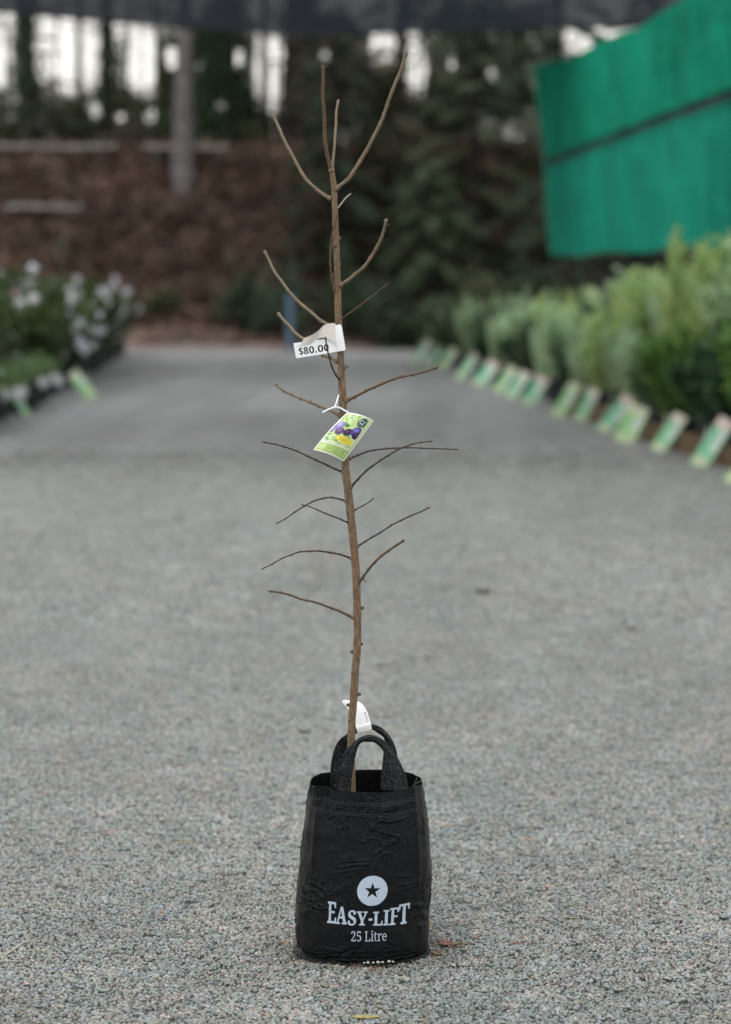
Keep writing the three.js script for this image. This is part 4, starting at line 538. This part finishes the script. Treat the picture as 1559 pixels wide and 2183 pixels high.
// carrying straps: webbing between an outer and an inner edge
const webTex = dataTex(512, 512, (u, v, i, j) => { const a = Math.sin(u * 2 * Math.PI * 12 + (Math.floor(v * 34) % 2) * Math.PI), b = Math.sin(v * 2 * Math.PI * 34), hsh = Math.abs(Math.sin(Math.floor(u * 16) * 12.9 + Math.floor(v * 22) * 78.2) * 43758.5) % 1; const st = Math.pow(0.5 + 0.5 * Math.sin(u * 2 * Math.PI * 9 + 2 * fbm(u * 3, v * 2, 4, 2)), 6), k = 0.05 + 0.03 * a * b + (hsh > 0.68 && a > 0.1 ? 0.42 * hsh * (0.4 + 0.9 * Math.max(0, 0.5 + fbm(u * 4, v * 5, 3, 2))) : 0) + 0.20 * st * Math.max(0, 0.4 + fbm(u * 5, v * 3, 9, 2)); return [k * 0.94, k, k * 1.1]; }, true);
const webBump = dataTex(256, 256, (u, v) => { const k = 0.5 + 0.3 * Math.sin(u * 2 * Math.PI * 12 + (Math.floor(v * 34) % 2) * Math.PI) + 0.2 * Math.sin(v * 2 * Math.PI * 34); return [k, k, k]; });
const webMat = new THREE.MeshPhysicalMaterial({ map: webTex, bumpMap: webBump, bumpScale: 0.0022, roughness: 0.6, specularIntensity: 0.5, side: THREE.DoubleSide });
function strap(pairs, bulge, seed) {
  const O = new THREE.CatmullRomCurve3(pairs.map((p) => V(p[0])), false, 'centripetal'), I = new THREE.CatmullRomCurve3(pairs.map((p) => V(p[1])), false, 'centripetal'), nu = 90, nv = 12, L = O.getLength(), gs = [];
  const C = (u, v) => { const a = O.getPoint(u), b = I.getPoint(u); return a.lerp(b, v); };
  const wd = (u) => O.getPoint(u).distanceTo(I.getPoint(u));
  const S = (u, v, s) => { const p = C(u, v), narrow = clamp(1 - wd(u) / 0.032), e = Math.sin(v * Math.PI); p.z += bulge * (0.004 + 0.007 * narrow) * e + 0.0018 * N3(u * 14, v * 3 + seed, 2) + narrow * 0.005 * Math.sin(v * 14 + u * 22) * e + s * 0.0011 * Math.min(1, e * 6); p.y += narrow * 0.0015 * e * s; return [p.x, p.y, p.z]; };
  for (const s of [1, -1]) gs.push(grid(nu, nv, (u, v) => S(u, v, s), (u, v) => [v, u * L / 0.045], s < 0));
  return mergeGeometries(gs);
}
part('strap', strap(DATA.front, 1, 1), webMat, bag); part('strap', strap(DATA.back, 1, 5), webMat, bag);
{ // potting mix
  const g = grid(64, 14, (u, v) => { const th = lerp(-Math.PI, Math.PI, u), p = bagPoint(th, 0.88, -0.004), x = p[0] * v, z = p[2] * v; return [x, 0.322 + 0.006 * fbm(x * 40, 1, z * 40, 3) + 0.012 * Math.exp(-(((x + 0.029) ** 2 + z * z) / 0.002)), z]; });
  part('potting_mix', g, std(0.030, 0.021, 0.015, 0.95), bag);
}
{ // small white stones caught on the flap
  const r = rng(44); for (const [x, s] of [[-0.003, 0.0030], [0.0055, 0.0036], [0.017, 0.0028], [0.027, 0.0036], [0.0365, 0.0031], [0.0500, 0.0036], [0.0575, 0.0026]]) {
    const m = part('white_stone', blob([0, 0, 0], s, r() * 50, 1.25, 0.8, 0.9), std(0.40, 0.40, 0.38, 0.8)); const th = Math.asin((x - bagC(0)) / 0.145), rr = bagR(th, 0.02) + 0.0065 + 0.003 * r(); m.position.set(bagC(0) + rr * Math.sin(th), 0.0105 + 0.002 * r(), rr * Math.cos(th)); m.rotation.y = r() * 6; tag(m, 'small white stone resting on the foot of the black bag', 'stone', 'white stones on the bag foot');
  }
}

// ---------------------------------------------------------------- the young fruit tree
const barkCol = dataTex(512, 1024, (u, v) => { const k = 0.80 + 0.40 * fbm(u * 7, v * 26, 1, 4) + 0.22 * fbm(u * 40, v * 30, 3, 2), len = 0.14 * smooth(0.18, 0.34, fbm(u * 12, v * 110, 7, 2)), g = 0.12 * fbm(u * 3, v * 7, 9, 2); return [k * (0.83 + g) + len, k * 0.80 + len, k * (0.75 - g) + len]; }, true);
barkCol.repeat.set(1 / 0.06, 1 / 0.5);
const barkBump = dataTex(512, 1024, (u, v) => { const k = 0.5 + 0.35 * fbm(u * 12, v * 34, 1, 4) + (fbm(u * 16, v * 190, 7, 2) > 0.26 ? 0.2 : 0); return [k, k, k]; }); barkBump.repeat.set(1 / 0.06, 1 / 0.5);
const bark = (r, g, b) => std(r, g, b, 0.78, { map: barkCol, bumpMap: barkBump, bumpScale: 0.0012 });
const tones = [bark(0.40, 0.34, 0.265), bark(0.245, 0.165, 0.11), bark(0.125, 0.075, 0.058), bark(0.66, 0.65, 0.64)], trunkMat = bark(0.34, 0.245, 0.16), knotMat = std(0.12, 0.075, 0.05, 0.9);
const tree = thing('young_plum_tree', 'bare young plum tree with slender trunk and pruned branches', 'tree', [0, 0, 0]);
{
  const r = rng(61), C = DATA.trunk, L = 1.42;
  part('trunk', sweep(C, 18, 6, 0.10, 4), trunkMat, tree);
  for (const k of DATA.knots) { const g = new THREE.TorusGeometry(0.0040, 0.0017, 6, 12).scale(1.1, 0.75, 1); const m = part('bud_scar', mergeGeometries([g, blob([0, 0, -0.0008], 0.0032, k[1] * 9)].map((q) => q.index ? q.toNonIndexed() : q)), knotMat, tree); m.position.set(...k); }
  DATA.branches.forEach((b, i) => {
    const p = b.p.map((q) => [...q]), len = p.reduce((s, q, k) => k ? s + V(q).distanceTo(V(p[k - 1])) : 0, 0), nodes = [], gs = [];
    const r0 = p[0][3]; nodes.push([0.04, r0 > 0.0015 ? 0.35 : 0.15, 0.006]);
    const n = Math.max(1, Math.round(len / 0.026)), curve = new THREE.CatmullRomCurve3(p.map(V), false, 'centripetal');
    for (let k = 1; k <= n; k++) { const t = clamp(k / (n + 0.3) + 0.02 * (r() - 0.5), 0.05, 0.985); nodes.push([t, 0.16, 0.0022]); }
    if (r0 > 0.003) p[p.length - 1][3] *= 1.08;
    gs.push(sweep(p, 12, 7, 0.08, i * 3, nodes));
    const m = part('branch', mergeGeometries(gs), tones[b.tone], tree);
    const buds = []; // alternate buds at the nodes
    nodes.slice(1).forEach((q, k) => { const P0 = curve.getPoint(q[0]), T = curve.getTangent(q[0]), kk = q[0] * (p.length - 1), a = Math.min(p.length - 2, Math.floor(kk)), rr = lerp(p[a][3], p[a + 1][3], kk - a); const side = new THREE.Vector3(-T.y, T.x, (r() - 0.5) * 0.6).normalize().multiplyScalar((k % 2 ? 1 : -1) * rr * 0.95); const bs = 0.0011 + rr * 0.38; buds.push(blob([P0.x + side.x + T.x * bs * 0.6, P0.y + side.y + T.y * bs * 0.6, P0.z + side.z], bs, k + i * 7, 1, 1.25, 1, 0)); });
    if (b.tone !== 3 && buds.length) part('buds', mergeGeometries(buds), b.tone === 2 ? tones[2] : knotMat, m).userData.kind = 'stuff';
    if (r0 > 0.0014) { // swollen collar where the branch leaves the trunk
      const P0 = curve.getPoint(0.03), T = curve.getTangent(0.02); const dir = Math.sign(T.x) || 1; part('collar', blob([P0.x, P0.y - 0.0005, P0.z + 0.002], r0 * 1.22 + 0.0012, i * 5, 1.1, 1.0, 0.9, 2), trunkMat, m);
    }
  });
}

// ---------------------------------------------------------------- labels on the tree and the bag
function ruled(top, bot, nu = 40, nv = 8, wavy = 0) { const A = new THREE.CatmullRomCurve3(top.map(V), false, 'centripetal'), B = new THREE.CatmullRomCurve3(bot.map(V), false, 'centripetal'); const gs = []; for (const s of [1, -1]) gs.push(grid(nu, nv, (u, v) => { const p = B.getPoint(u).lerp(A.getPoint(u), v); p.z += wavy * Math.sin(v * Math.PI) + s * 0.00012; return [p.x, p.y, p.z]; }, null, s < 0)); return gs; }
const D = DATA.tags;
{
  const o = thing('price_label', 'white looped price label reading $80.00 wrapped round the trunk', 'price label', [0, 0, 0]);
  const tex = canvasTex(1024, 384, (g, w, h) => { g.fillStyle = '#edf0f4'; g.fillRect(0, 0, w, h); g.fillStyle = '#10131a'; g.font = 'bold 200px sans-serif'; const m = g.measureText('$80.00'); g.save(); g.translate(w * 0.075, h * 0.83); g.scale(w * 0.585 / m.width, 1.25); g.fillText('$80.00', 0, 0); g.restore(); g.fillStyle = '#9aa0a8'; g.font = '22px sans-serif'; g.fillRect(w * 0.04, h * 0.2, w * 0.10, 4); g.fillRect(w * 0.04, h * 0.26, w * 0.07, 3); });
  const paper = std(0.82, 0.84, 0.86, 0.6), beige = canvasTex(512, 384, (g, w, h) => { g.fillStyle = '#d3cec8'; g.fillRect(0, 0, w, h); g.fillStyle = '#6b6864'; const r = rng(4); for (let i = 0; i < 9; i++) { const y = h * (0.1 + i * 0.085); g.fillRect(w * 0.06, y, w * (0.34 + 0.18 * r()), i ? 4 : 9); } });
  const [f, b] = ruled(D.strip_top, D.strip_bot); part('price_strip', f, new THREE.MeshStandardMaterial({ map: tex, roughness: 0.55, side: THREE.DoubleSide }), o); part('strip_back', b, paper, o);
  const [f2, b2] = ruled(D.flap_top, D.flap_bot, 40, 10); part('text_flap', f2, new THREE.MeshStandardMaterial({ map: beige, roughness: 0.6, side: THREE.DoubleSide }), o); part('flap_back', b2, paper, o);
  const [f3, b3] = ruled(D.col_top, D.col_bot, 24, 8, 0.0015); part('collar', mergeGeometries([f3, b3]), paper, o);
}
{
  const o = thing('fruit_label', 'green card label picturing purple plums tied to the trunk', 'plant label', [0, 0, 0]);
  const tex = canvasTex(512, 768, (g, w, h) => {
    const r = rng(31); g.fillStyle = '#f2f4ef'; g.fillRect(0, 0, w, h);
    g.save(); g.beginPath(); g.rect(w * 0.03, h * 0.025, w * 0.86, h * 0.72); g.clip();
    g.fillStyle = '#c6dca0'; g.fillRect(0, 0, w, h);
    for (let i = 0; i < 230; i++) { g.fillStyle = ['#8fbf5a', '#d9e7b4', '#6fa548', '#eef3dd', '#a8cb6c', '#4f8a44'][Math.floor(r() * 6)]; g.globalAlpha = 0.55; g.beginPath(); g.ellipse(r() * w, r() * h * 0.78, 10 + 50 * r(), 5 + 18 * r(), r() * 3, 0, 7); g.fill(); }
    g.globalAlpha = 0.7; g.fillStyle = '#eef0e4'; for (let i = 0; i < 40; i++) { g.beginPath(); g.ellipse(r() * w, h * (0.55 + 0.2 * r()), 8 + 22 * r(), 6 + 10 * r(), r() * 3, 0, 7); g.fill(); } g.globalAlpha = 1;
    g.fillStyle = '#3f7d40'; g.beginPath(); g.ellipse(w * 0.38, h * 0.30, 70, 26, 0.5, 0, 7); g.fill(); g.fillStyle = '#cfe3a6'; g.beginPath(); g.ellipse(w * 0.55, h * 0.31, 80, 30, -0.4, 0, 7); g.fill();
    for (const [x, y, a, b, c1, c2] of [[0.16, 0.33, 68, 84, 'rgb(132,116,178)', 'rgb(184,172,222)'], [0.28, 0.45, 62, 66, 'rgb(96,66,112)', 'rgb(140,112,156)'], [0.52, 0.43, 66, 66, 'rgb(74,52,84)', 'rgb(108,82,116)'], [0.74, 0.36, 74, 88, 'rgb(92,82,166)', 'rgb(158,152,224)'], [0.82, 0.44, 60, 60, '#3c2550', '#6d4b86'], [0.04, 0.44, 50, 60, '#8a74b0', '#b6a5d2']]) { g.fillStyle = c1; g.beginPath(); g.ellipse(x * w, y * h, a, b, 0.3, 0, 7); g.fill(); g.fillStyle = c2; g.globalAlpha = 0.75; g.beginPath(); g.ellipse(x * w - a * 0.15, y * h - b * 0.25, a * 0.5, b * 0.45, 0.3, 0, 7); g.fill(); g.globalAlpha = 1; }
    g.fillStyle = '#f3e04c'; g.beginPath(); g.ellipse(w * 0.60, h * 0.605, w * 0.30, h * 0.062, 0.06, 0, 7); g.fill(); g.fillStyle = '#7b6420'; for (let i = 0; i < 3; i++) g.fillRect(w * 0.44, h * (0.575 + 0.026 * i), w * (0.24 + 0.06 * (i % 2)), 5);
    g.restore();
    g.fillStyle = '#1f4a52'; g.beginPath(); g.arc(w * 0.72, h * 0.145, w * 0.145, 0, 7); g.fill(); g.strokeStyle = '#eef4f0'; g.lineWidth = 12; g.beginPath(); g.arc(w * 0.675, h * 0.135, w * 0.052, 0.7, 5.6); g.stroke(); g.beginPath(); g.moveTo(w * 0.775, h * 0.095); g.lineTo(w * 0.775, h * 0.155); g.arc(w * 0.745, h * 0.155, w * 0.03, 0, 2.6); g.stroke(); g.fillStyle = '#eef4f0'; g.font = '34px sans-serif'; g.fillText("'s", w * 0.80, h * 0.13); g.fillRect(w * 0.65, h * 0.195, w * 0.14, 5);
    g.fillStyle = 'rgb(184,212,132)'; g.fillRect(w * 0.03, h * 0.77, w * 0.94, h * 0.21); g.fillStyle = 'rgb(184,212,132)'; g.fillRect(w * 0.915, h * 0.02, w * 0.055, h * 0.76);
    g.fillStyle = '#cfe4a0'; g.beginPath(); g.ellipse(w * 0.15, h * 0.86, 50, 60, 0, 0, 7); g.fill();
    g.strokeStyle = '#4d7a3a'; g.lineWidth = 3; g.strokeRect(w * 0.30, h * 0.80, w * 0.64, h * 0.15); g.beginPath(); for (const x of [0.52, 0.75]) { g.moveTo(w * x, h * 0.80); g.lineTo(w * x, h * 0.95); } g.stroke(); g.fillStyle = '#3d5c34'; for (let i = 0; i < 4; i++) { g.fillRect(w * 0.55, h * (0.825 + 0.03 * i), w * 0.15, 4); if (i < 2) g.fillRect(w * 0.33, h * (0.85 + 0.03 * i), w * 0.13, 4); } g.fillStyle = '#26331f'; g.fillRect(w * 0.805, h * 0.83, 9, h * 0.09);
  });
  const [tl, tr, br, bl] = D.card.map(V), gs = [];
  for (const s of [1, -1]) gs.push(grid(24, 24, (u, v) => { const p = bl.clone().lerp(br, u).lerp(tl.clone().lerp(tr, u), v); p.z += 0.010 * Math.sin(u * Math.PI) + 0.003 * Math.sin(v * Math.PI) + s * 0.0002; p.y += 0.0035 * Math.sin(u * Math.PI); p.x += 0.0022 * Math.sin(u * Math.PI) - 0.0035 * Math.sin(v * Math.PI) * (1 - u); return [p.x, p.y, p.z]; }, null, s < 0));
  part('picture_card', gs[0], new THREE.MeshPhysicalMaterial({ map: tex, roughness: 0.35, side: THREE.DoubleSide }), o); part('card_back', gs[1], std(0.75, 0.77, 0.72, 0.5), o);
  const tm = std(0.80, 0.82, 0.86, 0.45), t = part('tie', mergeGeometries([D.tie1, D.tie2, D.tie3].map((q) => sweep(q.map((a) => [...a, 0.0019]), 8, 6))), tm, o);
  part('tie_lock', blob(D.tie2[2], 0.0032, 2), tm, o);
}
{
  const o = thing('bag_label', 'white paper label folded round the back strap of the bag', 'label', [0, 0, 0]);
  const tex = canvasTex(512, 768, (g, w, h) => { g.fillStyle = '#f4f6f8'; g.fillRect(0, 0, w, h); g.fillStyle = '#c4c9cf'; g.fillRect(0, h * 0.76, w, h * 0.03); g.fillStyle = '#23262c'; g.save(); g.translate(w * 0.78, h * 0.66); g.rotate(-Math.PI / 2); g.scale(-1, -1); g.font = '84px sans-serif'; g.textAlign = 'right'; g.fillText('BAG', -40, 0); g.restore(); });
  const A = new THREE.CatmullRomCurve3(D.bag_l.map(V), false, 'centripetal'), B = new THREE.CatmullRomCurve3(D.bag_r.map(V), false, 'centripetal'), gs = [1, -1].map((s) => grid(10, 30, (u, v) => { const p = A.getPoint(v).lerp(B.getPoint(v), u); p.z += 0.003 * Math.sin(u * Math.PI) + s * 0.0002; return [p.x, p.y, p.z]; }, null, s < 0));
  part('paper', gs[0], new THREE.MeshStandardMaterial({ map: tex, roughness: 0.5, side: THREE.DoubleSide }), o); part('paper_back', gs[1], std(0.8, 0.82, 0.84, 0.6), o);
}

// ---------------------------------------------------------------- fallen leaves on the gravel
{
  const leaf = (name, label, x, z, L, w, rgb, turn, curl, seed, split) => {
    const r = rng(seed), col = new THREE.Color().setRGB(...rgb);
    const tex = dataTex(64, 64, (u, v) => { const k = 0.75 + 0.5 * fbm(u * 5 + seed, v * 6, 1, 3) - (Math.abs(v - 0.5) < 0.02 ? 0.15 : 0); return split ? [k * lerp(0.85, 1, u), k * lerp(0.62, 1, smooth(0.35, 0.6, u)), k * lerp(0.7, 1, u)] : [k, k, k]; }, true, false);
    const o = thing(name, label, 'leaf', [x, 0.0055, z], turn, 'fallen leaves on the gravel');
    part('blade', grid(14, 8, (u, v) => { const s = Math.pow(Math.sin(Math.PI * Math.pow(u, 0.8)), 0.75) * w / 2, q = (v - 0.5) * 2; return [(u - 0.5) * L, curl * L * (0.35 * (2 * u - 1) ** 2 + 0.5 * q * q * w / L) + 0.0015 * N3(u * 4, v * 4, seed), q * s]; }), new THREE.MeshStandardMaterial({ color: col, map: tex, roughness: 0.7, side: THREE.DoubleSide }), o);
    part('stalk', sweep([[-L * 0.5, curl * L * 0.35, 0, 0.0006], [-L * 0.68, curl * L * 0.4, 0.002, 0.0005]], 5, 3), std(rgb[0] * 0.6, rgb[1] * 0.6, rgb[2] * 0.6), o);
    o.rotation.x = (r() - 0.5) * 0.3; o.rotation.order = 'YXZ';
  };
  leaf('fallen_leaf', 'large curled leaf, half rust half tan, on the gravel beside the bag', 0.190, -0.03, 0.062, 0.030, [0.42, 0.30, 0.19], -0.35, 0.32, 1, true);
  leaf('fallen_leaf', 'small orange-brown leaf just beyond the large curled leaf', 0.251, -0.094, 0.022, 0.012, [0.44, 0.25, 0.13], 0.6, 0.3, 2);
  leaf('fallen_leaf', 'crumpled brown leaf tucked against the foot of the bag', 0.158, 0.045, 0.026, 0.016, [0.30, 0.17, 0.11], 0.3, 0.4, 3);
  leaf('fallen_leaf', 'thin red-brown leaf with the smaller red piece next to it', 0.345, -0.05, 0.040, 0.008, [0.33, 0.13, 0.08], -0.25, 0.12, 4);
  leaf('fallen_leaf', 'tiny red-brown leaf piece at the end of the thin one', 0.380, -0.05, 0.016, 0.008, [0.30, 0.12, 0.08], 0.4, 0.2, 5);
  leaf('fallen_leaf', 'flat yellow leaf lying in front of the bag', 0.0, 0.545, 0.070, 0.022, [0.50, 0.42, 0.13], 0.05, 0.06, 6);
  leaf('fallen_leaf', 'pale yellow leaf on the gravel well beyond the curled leaf', 0.480, -0.28, 0.036, 0.018, [0.52, 0.44, 0.20], -0.3, 0.12, 7);
  leaf('fallen_leaf', 'small pink-brown leaf in front of the thin red-brown leaf', 0.450, 0.04, 0.017, 0.012, [0.52, 0.30, 0.25], 0.1, 0.25, 8);
  leaf('fallen_leaf', 'dark brown leaf in the open gravel behind the bag', -0.200, -2.796, 0.045, 0.024, [0.14, 0.085, 0.055], 0.1, 0.4, 9);
  leaf('fallen_leaf', 'dark brown blotch of a leaf far out on the gravel', 0.556, -6.59, 0.075, 0.05, [0.12, 0.07, 0.055], 0.3, 0.5, 10);
  leaf('fallen_leaf', 'brown leaf far out on the gravel towards the shrub bed', 1.128, -5.32, 0.05, 0.03, [0.20, 0.11, 0.08], -0.3, 0.4, 11);
  leaf('fallen_leaf', 'broad pinkish leaf in the gravel behind the trunk', 0.074, -4.31, 0.08, 0.035, [0.50, 0.32, 0.27], 0.1, 0.1, 12);
  leaf('fallen_leaf', 'yellowed leaf scrap on the gravel level with the bag lettering', -0.474, -1.109, 0.045, 0.018, [0.30, 0.25, 0.10], 0.1, 0.1, 13);
  leaf('fallen_leaf', 'small orange leaf on the gravel towards the camellias', -0.765, -2.537, 0.028, 0.014, [0.45, 0.28, 0.16], 0.2, 0.2, 14);
  leaf('fallen_leaf', 'narrow brown leaf on the open gravel short of the shrub bed', 0.705, -0.805, 0.030, 0.014, [0.28, 0.14, 0.08], 0.4, 0.2, 15);
  leaf('fallen_leaf', 'tan leaf on the gravel farthest out towards the camellias', -1.013, -3.365, 0.05, 0.016, [0.46, 0.33, 0.20], 0.1, 0.15, 16);
  leaf('fallen_leaf', 'small russet leaf near the broad pinkish leaf', 0.251, -4.498, 0.04, 0.02, [0.30, 0.15, 0.11], 0.3, 0.3, 17);
  const t = part('fallen_twig', sweep([[-0.800, 0.006, 0.06, 0.0016], [-0.783, 0.008, 0.0, 0.0018], [-0.770, 0.010, -0.04, 0.0015], [-0.748, 0.008, -0.07, 0.0009]], 6, 5, 0.2, 3), std(0.42, 0.36, 0.27, 0.85)); tag(t, 'pale dry twig lying on the gravel', 'twig');
}
{ // crumbs of bark, soil and leaf trodden into the gravel
  const r = rng(71), l = []; for (let k = 0; k < 3; k++) l.push([k * 0.002, 0, (r() - 0.5) * 0.004, r() - 0.5, 0.2, r() - 0.5, 0.008, 0.004, 1, 1, 1]);
  const n = 1500, im = new THREE.InstancedMesh(leafMesh(l, r), new THREE.MeshStandardMaterial({ vertexColors: true, roughness: 0.9, side: THREE.DoubleSide }), n), m = new THREE.Matrix4(), q = new THREE.Quaternion(), c = new THREE.Color();
  for (let i = 0; i < n; i++) {
    const near = r() < 0.22, a = r() * 6.28, z = near ? 0 : 0.9 - 12 * Math.pow(r(), 1.3), X = near ? Math.cos(a) * (0.155 + 0.12 * r() * r()) : (r() * 2 - 1) * (0.142 * (5.79 - z) + 0.6), Z = near ? Math.sin(a) * (0.15 + 0.12 * r() * r()) : z, sc = (near ? 0.5 : 0.7) + 1.0 * r() * r();
    q.setFromEuler(new THREE.Euler((r() - 0.5), r() * 6.28, (r() - 0.5))); m.compose(new THREE.Vector3(X, 0.0055 + 0.002 * r(), Z), q, new THREE.Vector3(sc, sc, sc)); im.setMatrixAt(i, m);
    const h = r(), k = 0.6 + 0.7 * r(); im.setColorAt(i, h < 0.5 ? c.setRGB(0.10 * k, 0.065 * k, 0.045 * k) : h < 0.8 ? c.setRGB(0.26 * k, 0.15 * k, 0.09 * k) : c.setRGB(0.30 * k, 0.24 * k, 0.11 * k));
  }
  im.name = 'leaf_litter'; tag(im, 'brown crumbs of leaf and bark scattered through the gravel', 'litter', null, 'stuff'); scene.add(im);
}
scene.traverse((o) => { if (o.isMesh) { o.castShadow = true; o.receiveShadow = true; } });
renderer.render(scene, camera);
